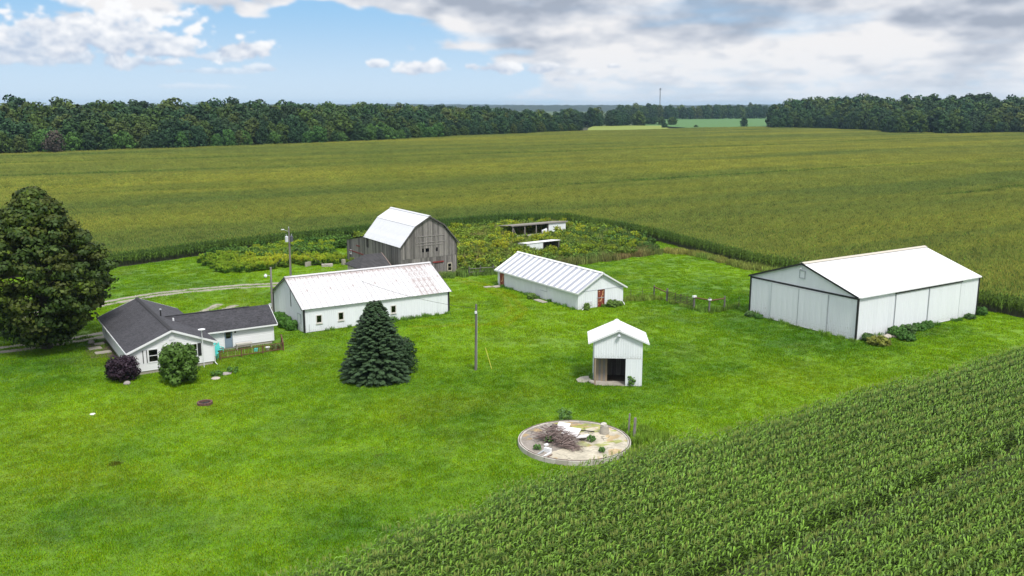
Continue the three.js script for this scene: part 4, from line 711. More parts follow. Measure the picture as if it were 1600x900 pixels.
// lapped boards: each course is a board of its own, cut short at openings
const lap = (() => { const g = new THREE.BufferGeometry(), p = [0, 0, 0.03, 1, 0, 0.03, 1, 1, 0.008, 0, 0, 0.03, 1, 1, 0.008, 0, 1, 0.008, 0, 0, 0, 1, 0, 0, 1, 0, 0.03, 0, 0, 0, 1, 0, 0.03, 0, 0, 0.03]; g.setAttribute('position', new THREE.Float32BufferAttribute(p, 3)); g.setAttribute('uv', new THREE.Float32BufferAttribute([0, 0, 1, 0, 1, 0.1, 0, 0, 1, 0.1, 0, 0.1, 0, 0, 1, 0, 1, 0.02, 0, 0, 1, 0.02, 0, 0.02], 2)); g.computeVertexNormals(); return g; })();
function lapWall(parent, basis, length, y0, top, range, holes = []) {   // range(y) -> [x0, x1] of the wall at that height
  const [at, ax, ay] = basis, m = new THREE.Matrix4().makeBasis(ax, ay, new THREE.Vector3().crossVectors(ax, ay)).setPosition(at), step = 0.19; let i = 0;
  for (let y = y0; y < top - 0.03; y += step, i++) {
    const h = Math.min(step, top - y), [a, b] = range(y + h * 0.6); let cuts = [[a, b]];
    for (const [hx0, hx1, hy0, hy1] of holes) if (y + h > hy0 + 0.02 && y < hy1 - 0.02) cuts = cuts.flatMap(([p, q]) => (hx1 <= p || hx0 >= q ? [[p, q]] : [[p, hx0], [hx1, q]].filter(([s, t]) => t - s > 0.03)));
    for (const [p, q] of cuts) if (q - p > 0.05) part(parent, 'siding_board', lap, siding[i % 2]).applyMatrix4(new THREE.Matrix4().multiplyMatrices(m, new THREE.Matrix4().makeTranslation(p, y, 0).scale(V(q - p, h, 1))));
  }
  return m;
}
function shingleSlope(corners, courses) {   // corners: eave a, eave b, ridge b, ridge a; stepped courses, each proud of the one above it
  const [a, b, c, d] = corners, p = [], uv = [], n = new THREE.Vector3().crossVectors(b.clone().sub(a), d.clone().sub(a)).normalize(), L = a.distanceTo(b), Hh = d.clone().sub(a).length();
  const at = (s, t, k) => a.clone().lerp(b, s).lerp(d.clone().lerp(c, s), t).addScaledVector(n, k), add = (P, s, t) => { p.push(P.x, P.y, P.z); uv.push((s * L) / 7, (t * Hh) / 7); };
  for (let i = 0; i < courses; i++) {
    const t0 = i / courses, t1 = (i + 1) / courses;
    for (const [q, w, e, r] of [[[0, t0, 0.045], [1, t0, 0.045], [1, t1, 0.025], [0, t1, 0.025]], [[0, t0, 0.02], [1, t0, 0.02], [1, t0, 0.045], [0, t0, 0.045]]]) for (const [s, t, k] of [q, w, e, q, e, r]) add(at(s, t, k), s, t);
  }
  const g = new THREE.BufferGeometry(); g.setAttribute('position', new THREE.Float32BufferAttribute(p, 3)); g.setAttribute('uv', new THREE.Float32BufferAttribute(uv, 2)); g.computeVertexNormals(); return g;
}
{
  const x0 = 13.95, W = 7.85, z1 = -91.2, L = 17.3, F0 = 0.32, E = 2.5, Rg = 4.1, o = thing('farmhouse', 'white farmhouse with lapped siding and a dark shingle roof', 'house', [x0, 0, z1]);
  const pitch = (Rg - E) / (W / 2), gr = (y) => (y < E ? [0, W] : [(y - E) / pitch, W - (y - E) / pitch]);
  part(o, 'foundation', [box(W - 0.1, F0 + 0.1, L - 0.1, W / 2, F0 / 2 - 0.05, -L / 2), box(7.7, F0, 4.6, W + 3.8, F0 / 2, -4.8 - 2.35)], concrete);
  // front gable: window left, wide window behind the bush, shuttered window right
  const front = [V(0, 0, 0), EX, EY], fw = [[1.65, 2.5, 1.15, 2.4], [3.6, 5.2, 1.0, 2.4], [5.75, 6.3, 1.15, 2.4]];
  lapWall(o, front, W, F0, Rg - 0.05, gr, fw);
  window3(o, front, 1.65, 1.15, 0.85, 1.25, { sash: true, frame: 0.11 }); window3(o, front, 3.6, 1.0, 1.6, 1.4, { sash: true, frame: 0.11 }); window3(o, front, 5.75, 1.15, 0.55, 1.25, { sash: true, frame: 0.1 });
  for (const x of [1.12, 1.47, 6.52]) part(o, 'shutter', box(x > 5 ? 0.36 : 0.07, 1.3, 0.05, x, 1.77, 0.055), black);
  part(o, 'gable_vent', box(0.5, 0.45, 0.05, W / 2, 3.35, 0.05), trimWhite);
  lapWall(o, [V(W, 0, -L), NX, EY], W, F0, Rg - 0.05, gr);
  // long left wall with small windows
  const lw = [[6.2, 6.75, 1.35, 2.2], [8.6, 9.15, 1.35, 2.2], [10.2, 10.6, 1.5, 2.2], [13.6, 14.3, 1.2, 2.25], [2.6, 3.4, 1.2, 2.25], [16.1, 16.55, 0.95, 2.2]], left = [V(0, 0, -L), EZ, EY];
  lapWall(o, left, L, F0, E, () => [0, L], lw); lw.forEach((w) => window3(o, left, w[0], w[2], w[1] - w[0], w[3] - w[2], { frame: 0.09, sash: w[1] - w[0] > 0.6 }));
  lapWall(o, [V(W, 0, 0), NZ, EY], 4.8, F0, E, () => [0, 4.8]); lapWall(o, [V(W, 0, -9.6), NZ, EY], L - 9.6, F0, E, () => [0, L - 9.6]);
  for (const [cx, cz] of [[0, 0], [W, 0], [0, -L], [W, -L]]) part(o, 'corner_board', box(0.14, E - F0 - 0.1, 0.14, cx, (E + F0 - 0.1) / 2, cz), trimWhite);
  // main roof
  const q = 0.42, ey = E - pitch * q, zf = 0.38, zb = -L - 0.38, y = (v) => v + 0.06, roof = new THREE.Group(); roof.name = 'roof'; o.add(roof);
  part(roof, 'shingle_slope', shingleSlope([V(-q, y(ey), zb), V(-q, y(ey), zf), V(W / 2, y(Rg), zf), V(W / 2, y(Rg), zb)], 30), roofShingle);
  part(roof, 'shingle_slope', shingleSlope([V(W + q, y(ey), zf), V(W + q, y(ey), zb), V(W / 2, y(Rg), zb), V(W / 2, y(Rg), zf)], 30), roofShingle);
  part(roof, 'ridge_cap', [box(0.24, 0.03, L + 0.76, W / 2 - 0.1, Rg + 0.12, -L / 2, 0, 0, 0.38), box(0.24, 0.03, L + 0.76, W / 2 + 0.1, Rg + 0.12, -L / 2, 0, 0, -0.38)], mat(0.035, 0.034, 0.038, 0.9));
  part(roof, 'soffit', [beam(V(-q, ey + 0.02, zf / 2 - L / 2 - 0.2), V(W / 2, Rg + 0.02, zf / 2 - L / 2 - 0.2), L + 0.7, 0.03), beam(V(W + q, ey + 0.02, zf / 2 - L / 2 - 0.2), V(W / 2, Rg + 0.02, zf / 2 - L / 2 - 0.2), L + 0.7, 0.03)], trimWhite);
  for (const z of [zf, zb]) part(roof, 'barge_board', [beam(V(-q, ey, z), V(W / 2, Rg, z), 0.05, 0.2), beam(V(W + q, ey, z), V(W / 2, Rg, z), 0.05, 0.2)], trimWhite);
  for (const x of [-q - 0.03, W + q + 0.03]) part(roof, 'gutter', box(0.1, 0.11, L + 0.7, x, ey - 0.02, -L / 2), trimWhite);
  // wing to the right, ridge at right angles
  const wx1 = 15.65, wz0 = -4.8, wz1 = -9.6, wm = (wz0 + wz1) / 2, WE = 2.42, WR = 3.86, wf = [V(W, 0, wz0), EX, EY], wl = wx1 - W, door = [2.45, 3.3, 0.2, 2.15];
  lapWall(o, wf, wl, F0, WE, () => [0, wl], [door]);
  lapWall(o, [V(wx1, 0, wz0), NZ, EY], 4.8, F0, WR - 0.05, (yy) => (yy < WE ? [0, 4.8] : [((yy - WE) / (WR - WE)) * 2.4, 4.8 - ((yy - WE) / (WR - WE)) * 2.4]));
  lapWall(o, [V(wx1, 0, wz1), NX, EY], wl, F0, WE, () => [0, wl]);
  part(o, 'corner_board', box(0.14, WE - F0 - 0.1, 0.14, wx1, (WE + F0 - 0.1) / 2, wz0), trimWhite);
  const wp = (WR - WE) / 2.4, we = WE - wp * 0.4, r2 = new THREE.Group(); r2.name = 'wing_roof'; o.add(r2);
  const meet = (yy) => W - (yy - E) / pitch - 0.02;   // where the wing roof runs out on the main slope
  part(r2, 'shingle_slope', shingleSlope([V(W + q - 0.05, y(we), wz0 + 0.4), V(wx1 + 0.42, y(we), wz0 + 0.4), V(wx1 + 0.42, y(WR), wm), V(meet(WR), y(WR), wm)], 20), roofShingle);
  part(r2, 'shingle_slope', shingleSlope([V(wx1 + 0.42, y(we), wz1 - 0.4), V(W + q - 0.05, y(we), wz1 - 0.4), V(meet(WR), y(WR), wm), V(wx1 + 0.42, y(WR), wm)], 20), roofShingle);
  part(r2, 'barge_board', [beam(V(wx1 + 0.42, we, wz0 + 0.42), V(wx1 + 0.42, WR, wm), 0.05, 0.2), beam(V(wx1 + 0.42, we, wz1 - 0.42), V(wx1 + 0.42, WR, wm), 0.05, 0.2)], trimWhite);
  part(r2, 'gutter', box(wl, 0.14, 0.1, W + q + wl / 2, we - 0.02, wz0 + 0.44), trimWhite);
  part(r2, 'ridge_cap', box(wl + 1.2, 0.03, 0.26, meet(WR) + (wl + 1.9) / 2, WR + 0.115, wm), mat(0.035, 0.034, 0.038, 0.9));
  // grey half glazed door
  const d = new THREE.Group(); d.name = 'door'; o.add(d); const dx = W + door[0];
  part(d, 'door_leaf', [box(0.81, 1.02, 0.05, dx + 0.425, 0.72, wz0 - 0.02), box(0.14, 0.88, 0.05, dx + 0.09, 1.67, wz0 - 0.02), box(0.14, 0.88, 0.05, dx + 0.76, 1.67, wz0 - 0.02), box(0.53, 0.08, 0.05, dx + 0.425, 2.07, wz0 - 0.02)], mat(0.2, 0.26, 0.33, 0.5));
  part(d, 'door_pane', box(0.53, 0.8, 0.01, dx + 0.425, 1.63, wz0 - 0.02), glass); part(d, 'door_frame', [box(0.1, 2.0, 0.1, dx - 0.06, 1.2, wz0 + 0.03), box(0.1, 2.0, 0.1, dx + 0.91, 1.2, wz0 + 0.03), box(1.07, 0.1, 0.1, dx + 0.425, 2.25, wz0 + 0.03)], trimWhite); part(d, 'door_knob', new THREE.SphereGeometry(0.04, 8, 6).translate(dx + 0.75, 1.1, wz0 + 0.04), seam);
  // pipes through the roof, downpipes
  part(o, 'vent_pipe', rod(V(4.5, 3.75, -7.6), V(4.5, 4.65, -7.6), 0.07, 0.07, 10), black); part(o, 'vent_cap', rod(V(4.5, 4.65, -7.6), V(4.5, 4.75, -7.6), 0.12, 0.12, 10), seam);
  part(o, 'flue', rod(V(5.5, 3.4, -6.4), V(5.5, 3.85, -6.4), 0.09, 0.09, 10), trimWhite);
  for (const [x, s] of [[-0.12, -1], [W + 0.12, 1]]) part(o, 'downpipe', [rod(V(x + s * 0.34, ey - 0.05, 0.3), V(x, ey - 0.45, 0.12), 0.045), rod(V(x, ey - 0.45, 0.12), V(x, 0.2, 0.12), 0.045), rod(V(x, 0.2, 0.12), V(x + 0.1, 0.06, 0.55), 0.045)], trimWhite);
  part(o, 'wall_lamp', box(0.14, 0.22, 0.14, dx + 1.15, 1.9, wz0 + 0.1), black);
}
single('satellite_dish', 'round white dish on a thin pole in front of the farmhouse gable', 'dish', mergeGeometries([rod(V(0, 0, 0), V(0, 3.95, 0), 0.035).toNonIndexed(), new THREE.SphereGeometry(0.46, 18, 6, 0, 6.2832, 0, 0.9).scale(1, 0.35, 1).translate(0, 3.88, 0).toNonIndexed(), new THREE.CylinderGeometry(0.362, 0.34, 0.05, 18).translate(0, 3.96, 0).toNonIndexed()]), trimWhite, [20.65, 0, -90.45]);

// ------------------------------------------------------------------ beside the house
{ // low brown railing round the side yard
  const o = thing('yard_railing', 'low brown wooden railing round the little yard beside the house', 'fence', [22.75, 0, -92.35]);
  const P = [[0, 0], [2.25, 0.0], [4.5, 0], [6.75, 0], [7.25, -1.8], [7.7, -3.55]];
  P.forEach(([x, z]) => part(o, 'post', box(0.11, 0.95, 0.11, x, 0.46, z), brownWood));
  for (let i = 0; i + 1 < P.length; i++) {
    const [ax, az] = P[i], [bx, bz] = P[i + 1];
    part(o, 'rail', beam(V(ax, 0.86, az), V(bx, 0.86, bz), 0.12, 0.05), brownWood); part(o, 'rail', beam(V(ax, 0.2, az), V(bx, 0.2, bz), 0.04, 0.08), brownWood);
    const n = Math.round(Math.hypot(bx - ax, bz - az) / 0.16); for (let k = 1; k < n; k++) part(o, 'baluster', picketGeometry, i > 2 || (k * 7 + i) % 5 ? brownWood : rawWood, [lerp(ax, bx, k / n), 0.52, lerp(az, bz, k / n)]);
  }
}
{ // turquoise garden chairs, bench
  const teal = mat(0.08, 0.56, 0.52, 0.45);
  const chair = (x, z, turn, label) => {
    const o = thing('garden_chair', label, 'chair', [x, 0.0, z], turn, 'turquoise garden chairs');
    for (let k = 0; k < 5; k++) { part(o, 'back_slat', box(0.11, 0.85 - 0.06 * Math.abs(k - 2), 0.025, -0.26 + k * 0.13, 0.74, -0.3, -0.32), teal); part(o, 'seat_slat', box(0.62, 0.025, 0.09, 0, 0.38 - 0.02 * (4 - k), -0.2 + k * 0.11), teal); }
    for (const s of [-1, 1]) { part(o, 'arm', box(0.12, 0.03, 0.7, s * 0.38, 0.58, 0.02), teal); part(o, 'leg', box(0.05, 0.58, 0.09, s * 0.36, 0.29, 0.3), teal); part(o, 'leg', box(0.05, 0.4, 0.09, s * 0.34, 0.2, -0.3), teal); }
  };
  chair(22.35, -93.15, -0.5, 'turquoise slatted garden chair by the house corner, nearer the lawn'); chair(23.35, -95.2, 0.3, 'turquoise slatted garden chair against the wall, left of the grey door');
  const b = thing('garden_bench', 'weathered pale grey table bench right of the grey house door', 'bench', [26.1, 0, -95.3]);
  const pale = mat(0.5, 0.47, 0.42, 0.8); for (let k = 0; k < 3; k++) part(b, 'top_plank', box(1.75, 0.05, 0.17, 0, 0.68, -0.18 + k * 0.18), pale); for (const s of [-1, 1]) { part(b, 'leg', box(0.07, 0.66, 0.07, s * 0.78, 0.33, 0.15), pale); part(b, 'leg', box(0.07, 0.66, 0.07, s * 0.78, 0.33, -0.15), pale); } part(b, 'apron', box(1.6, 0.12, 0.03, 0, 0.59, 0.24), pale);
  single('watering_can', 'small turquoise watering can in front of the bench', 'can', mergeGeometries([new THREE.CylinderGeometry(0.16, 0.19, 0.34, 12).translate(0, 0.17, 0).toNonIndexed(), rod(V(0.15, 0.08, 0), V(0.42, 0.38, 0), 0.035, 0.025).toNonIndexed(), new THREE.TorusGeometry(0.14, 0.018, 5, 12, 3.2).rotateZ(1.57).translate(-0.16, 0.22, 0).toNonIndexed()]), teal, [26.9, 0.0, -93.7], 0.6);
  single('planter', 'small white planter pot inside the yard railing', 'pot', new THREE.LatheGeometry([[0, 0], [0.16, 0], [0.24, 0.34], [0.27, 0.34], [0.27, 0.38], [0.22, 0.38], [0.2, 0.3], [0, 0.3]].map(([x, y]) => new THREE.Vector2(x, y)), 14), trimWhite, [28.1, 0, -93.4]);
}
// bed of earth and slabs left of the house
{
  const rock = (R, r, flat = 0.7) => { const g = new THREE.IcosahedronGeometry(r, 2), p = g.attributes.position, s = R() * 50; for (let i = 0; i < p.count; i++) { const x = p.getX(i), y = p.getY(i), z = p.getZ(i), k = 0.75 + 0.5 * fbm(x / r * 1.3 + s, (y + z) / r * 1.3 + s, 3); p.setXYZ(i, x * k, Math.max(-0.3 * r, y * k * flat), z * k); } g.computeVertexNormals(); return g; };
  const R = mulberry(61), bed = new THREE.Shape([[11.5, 100.2], [13.9, 99.4], [13.9, 107.2], [11.7, 106], [11.3, 103]].map(([x, z]) => new THREE.Vector2(x, z)));
  structure('garden_bed', new THREE.ShapeGeometry(bed).rotateX(-Math.PI / 2).translate(0, 0.012, 0), new THREE.MeshStandardMaterial({ roughness: 0.95, map: texture(256, 256, (u, v) => { const n = tileNoise(u, v, 6, 5), k = 0.55 + 0.9 * n; return [0.105 * k, 0.075 * k, 0.062 * k]; }) }), 'bare brown earth bed beside the house');
  [[12.9, -101.9, 1.6, 1.0, 'pale paving slab nearest the lawn on the earth bed'], [12.4, -104.2, 1.3, 1.1, 'paving slab in the middle of the earth bed'], [13.1, -106.0, 1.0, 0.8, 'small paving slab at the far end of the earth bed']].forEach(([x, z, w, d, l]) => single('paving_slab', l, 'slab', box(w, 0.08, d, 0, 0.04, 0), concrete, [x, 0.014, z], 0.05 * R()));
  const stone = mat(0.32, 0.29, 0.27, 0.9), pale = mat(0.45, 0.4, 0.34, 0.9);
  single('rock', 'grey rock at the foot of the purple bush', 'rock', rock(R, 0.34), stone, [13.05, 0.08, -88.7]); single('rock', 'rock at the far end of the earth bed', 'rock', rock(R, 0.35), stone, [12.4, 0.1, -106.9]);
  single('flat_stone', 'flat white stone alone on the left lawn', 'stone', rock(R, 0.24, 0.25), mat(0.68, 0.66, 0.6, 0.8), [9.0, 0.05, -81.1]);
  single('flat_stone', 'grey flat stone in the small flower patch right of the green bush', 'stone', rock(R, 0.45, 0.3), stone, [21.9, 0.06, -86.9]); single('flat_stone', 'tan flat stone between the green bush and the flower patch', 'stone', rock(R, 0.42, 0.25), pale, [20.6, 0.05, -85.9]);
  // fire pit
  const f = thing('fire_pit', 'round dark brick fire pit on the lawn in front of the house', 'fire pit', [17.8, 0, -78.7]); const brick = mat(0.13, 0.07, 0.055, 0.9), ash = mat(0.03, 0.028, 0.026, 0.95);
  for (let k = 0; k < 14; k++) { const a = (k / 14) * 6.283; part(f, 'brick', box(0.24, 0.26, 0.16, 0, 0, 0), brick, [0.58 * Math.cos(a), 0.12, 0.58 * Math.sin(a)], [0, Math.PI / 2 - a, 0]); }
  part(f, 'ash_bed', new THREE.CylinderGeometry(0.52, 0.52, 0.06, 18), ash, [0, 0.04, 0]); for (let k = 0; k < 4; k++) part(f, 'charred_log', rod(V(-0.35, 0.1 + 0.03 * k, -0.1 + 0.07 * k), V(0.35, 0.14, 0.2 - 0.12 * k), 0.05, 0.04), ash);
  // heap of stones by the machine shed's corner
  for (let k = 0; k < 34; k++) { const t = R(), x = lerp(87.4, 91.6, t) + 0.4 * (R() - 0.5), s = 0.16 + 0.16 * R(); single('rubble_stone', 'pale broken stone in the heap along the machine shed wall', 'stone', rock(R, s, 0.8), R() < 0.7 ? pale : stone, [x, s * 0.3 + 0.1 * R(), -60.5 + 0.4 * t - 1.1 * R() * 0.9], R() * 6, 'heap of stones by the machine shed'); }
  // slabs at the low shed
  [[67.2, -109.6, 1.3, 1.2, 'concrete step slab at the far door of the striped shed'], [65.9, -110.1, 1.1, 0.7, 'loose slab left of the striped shed door'], [67.0, -98.0, 0.9, 2.3, 'flat concrete slab halfway along the striped shed']].forEach(([x, z, w, d, l]) => single('step_slab', l, 'slab', box(w, 0.1, d, 0, 0.05, 0), concrete, [x, 0, z], 0.1 * (R() - 0.5)));
  [[68.9, -90.5, 'white bent scrap pipe at the near corner of the striped shed'], [75.2, -90.5, 'white bent scrap pipe at the right corner of the striped shed']].forEach(([x, z, l], i) => single('scrap_pipe', l, 'pipe', new THREE.TubeGeometry(new THREE.CatmullRomCurve3([V(-0.5, 0.06, 0), V(-0.15, 0.28, 0.05), V(0.25, 0.3, 0), V(0.5, 0.06, 0.15)]), 12, 0.06, 6), trimWhite, [x, 0, z], i * 1.3));
  [[50.6, -66.4, 1.1, 0.7, 'cracked pale slab left of the small shed opening'], [51.0, -64.9, 1.0, 0.6, 'concrete slab in front of the small shed post'], [52.3, -63.9, 0.8, 0.55, 'concrete slab at the mouth of the small shed']].forEach(([x, z, a, b, l]) => single('apron_slab', l, 'slab', new THREE.CylinderGeometry(1, 1.05, 0.1, 7).scale(a, 1, b).translate(0, 0.05, 0), concrete, [x, 0, z], R() * 3));
  // broken concrete behind the long barn, by the goldenrod
  [[50.4, -141.2, 2.4, 0.75, 0.25, 0.5, 'broken grey concrete wall at the edge of the goldenrod'], [52.6, -139.4, 1.8, 0.35, 1.2, -0.3, 'low concrete slab between goldenrod and barn'], [55.4, -139.2, 0.5, 0.9, 0.5, 0.2, 'square concrete post stub near the old barn']].forEach(([x, z, w, h, d, t, l]) => single('broken_concrete', l, 'concrete', box(w, h, d, 0, h / 2, 0), concrete, [x, 0, z], t));
}

// ------------------------------------------------------------------ round concrete pad with rubbish
{
  const o = thing('concrete_pad', 'round concrete silo base lying in the lawn', 'pad', [39.8, 0, -53.4]), r = 4.4, h = 0.36;
  const stain = texture(1024, 1024, (u, v) => {
    const x = (u - 0.5) * 8.8, z = (v - 0.5) * 8.8, n = fbm(x * 1.2 + 4, z * 1.2 + 9, 5), m = fbm(x * 0.5 + 14, z * 0.5, 4), f = fbm(x * 6, z * 6, 3), k = 0.8 + 0.5 * (n - 0.5) + 0.35 * (f - 0.5);
    let c = [0.6 * k, 0.54 * k, 0.42 * k];
    const damp = smooth(0.15, 0.6, smooth(0.42, 0.6, m + 0.10 * z - 0.06 * x)), ochre = smooth(0.56, 0.66, fbm(x * 0.8 + 60, z * 0.8 + 5, 4)), moss = smooth(0.55, 0.64, fbm(x * 0.7 + 20, z * 1.4 + 33, 4)) * smooth(-1.5, 1.5, x), crack = smooth(0.018, 0.006, Math.abs(fbm(x * 0.55 + 3, z * 0.55 + 70, 4) - 0.5));
    c = c.map((q, i) => lerp(q, [0.33, 0.29, 0.25][i] * k, damp)); c = c.map((q, i) => lerp(q, [0.55, 0.36, 0.12][i] * k, ochre * 0.6)); c = c.map((q, i) => lerp(q, [0.34, 0.38, 0.06][i] * k, moss * 0.8)); return c.map((q) => q * (1 - 0.5 * crack));
  });
  const top = new THREE.CircleGeometry(r - 0.22, 64).rotateX(-Math.PI / 2).translate(0, h - 0.06, 0);
  part(o, 'slab', top, new THREE.MeshStandardMaterial({ map: stain, roughness: 0.85 }));
  const R = mulberry(71), N = 30;   // rim of concrete staves, one block after another
  for (let k = 0; k < N; k++) {
    const a0 = (k / N) * 6.2832, a1 = ((k + 1) / N) * 6.2832 - 0.012, s = new THREE.Shape(), hh = h + 0.03 * (R() - 0.5); s.absarc(0, 0, r, a0, a1, false); s.absarc(0, 0, r - 0.24, a1, a0, true);
    const g = new THREE.ExtrudeGeometry(s, { depth: hh + 0.1, bevelEnabled: true, bevelSize: 0.015, bevelThickness: 0.015, bevelSegments: 1, curveSegments: 4 }).rotateX(-Math.PI / 2).translate(0, -0.1, 0);
    part(o, 'rim_block', g, k % 3 ? rimA : rimB);
  }
  part(o, 'iron_hoop', new THREE.TorusGeometry(r - 0.1, 0.035, 6, 90).rotateX(Math.PI / 2).translate(0, h + 0.035, 0), mat(0.16, 0.12, 0.1, 0.7));
  const y = h - 0.06;
  // brush pile
  const sticks = []; for (let i = 0; i < 260; i++) {
    const t = R(), cx = lerp(-1.75, -1.05, t) + (R() - 0.5) * 1.1, cz = lerp(-1.5, 1.6, t) + (R() - 0.5) * 0.9, hh = 1.25 * Math.max(0.1, Math.sin(Math.PI * clamp(t * 0.9 + 0.12))), a = 0.9 + (R() - 0.5) * 2.2, l = 0.3 + 0.45 * R(), yy = y + 0.04 + hh * R(), rr = 0.016 + 0.024 * R(), tilt = (R() - 0.5) * 0.5 * hh;
    const A = V(cx - l * Math.cos(a), Math.max(y + 0.02, yy - tilt), cz - l * Math.sin(a)), B = V(cx + l * Math.cos(a), Math.max(y + 0.02, yy + tilt), cz + l * Math.sin(a)), m = A.clone().lerp(B, 0.55).add(V((R() - 0.5) * 0.2, (R() - 0.3) * 0.12, (R() - 0.5) * 0.2));
    sticks.push(rod(A, m, rr, rr * 0.8, 4).toNonIndexed(), rod(m, B, rr * 0.8, rr * 0.3, 4).toNonIndexed());
  }
  const pile = single('brush_pile', 'tangled pile of grey cut branches on the round concrete pad', 'brush pile', mergeGeometries(sticks), mat(0.24, 0.18, 0.165, 0.95), [39.8, 0, -53.4]); pile.userData.kind = 'stuff';
  single('log', 'short black charred log on top of the brush pile', 'log', rod(V(-0.25, 0, 0), V(0.3, 0.1, 0.1), 0.15, 0.13, 10), mat(0.02, 0.016, 0.014, 0.95), [38.9, y + 0.78, -55.0]);
  const sheet = new THREE.MeshStandardMaterial({ roughness: 0.7, map: paintMap(0.72, 0.69, 0.68, 0.12, 0.1) }), board = (x, z, w, d, turn, tilt, yy, label) => { const b = single('old_board', label, 'board', box(w, 0.05, d), sheet, [x, yy, z], turn); b.rotation.set(tilt, turn, tilt * 0.4, 'YXZ'); };
  board(40.5, -55.9, 1.7, 1.0, 0.75, 0.06, y + 0.22, 'white board at the far end of the row on the round pad'); board(40.35, -54.55, 1.7, 1.3, 0.72, 0.05, y + 0.25, 'widest white board in the middle beside the brush pile'); board(40.5, -53.2, 0.95, 0.8, 0.6, -0.22, y + 0.26, 'small pinkish board propped at the near end of the boards');
  single('dark_plank', 'thin dark plank lying along the white boards', 'plank', box(0.08, 0.08, 2.3), mat(0.03, 0.027, 0.025, 0.9), [41.3, y + 0.16, -54.6], 0.68);
  const blk = thing('broken_stave', 'upright broken grey concrete stave at the back right of the pad', 'block', [42.75, y, -53.35], 0.4); part(blk, 'block', new THREE.CylinderGeometry(0.33, 0.4, 0.62, 9).translate(0, 0.31, 0), concrete); part(blk, 'cap_stone', new THREE.DodecahedronGeometry(0.28, 0).scale(1, 0.6, 1).translate(0.05, 0.72, -0.1), rimA);
  const fr = thing('metal_frame', 'broken white metal frame near the left rim of the pad', 'frame', [36.1, y, -52.3], 0.35); part(fr, 'side_rail', box(1.1, 0.1, 0.08, 0, 0.05, 0.3), trimWhite); part(fr, 'side_rail', box(0.9, 0.09, 0.08, 0.05, 0.1, -0.25, 0, 0.1), seam); part(fr, 'end_box', box(0.22, 0.34, 0.6, 0.6, 0.17, 0), trimWhite); part(fr, 'bent_bar', rod(V(-0.6, 0.03, 0.5), V(0.3, 0.05, 0.62), 0.03), brownWood);
  single('white_scrap', 'small white scrap beside the brush pile on the pad', 'scrap', new THREE.DodecahedronGeometry(0.17, 0).scale(1.3, 0.7, 1), trimWhite, [37.3, y + 0.1, -53.6]);
  // two old posts beside the pad
  [[44.75, -52.75, 1.75, 0.08, 'leaning grey fence post right of the pad, the thinner one'], [44.75, -52.05, 1.6, 0.13, 'weathered round fence post right of the pad, the thicker one']].forEach(([x, z, hh, rr, l]) => single('fence_post', l, 'post', rod(V(0, -0.2, 0), V(0.06, hh, 0.02), rr, rr * 0.85, 9), greyWood[4], [x, 0, z], 0, 'posts beside the pad'));
}

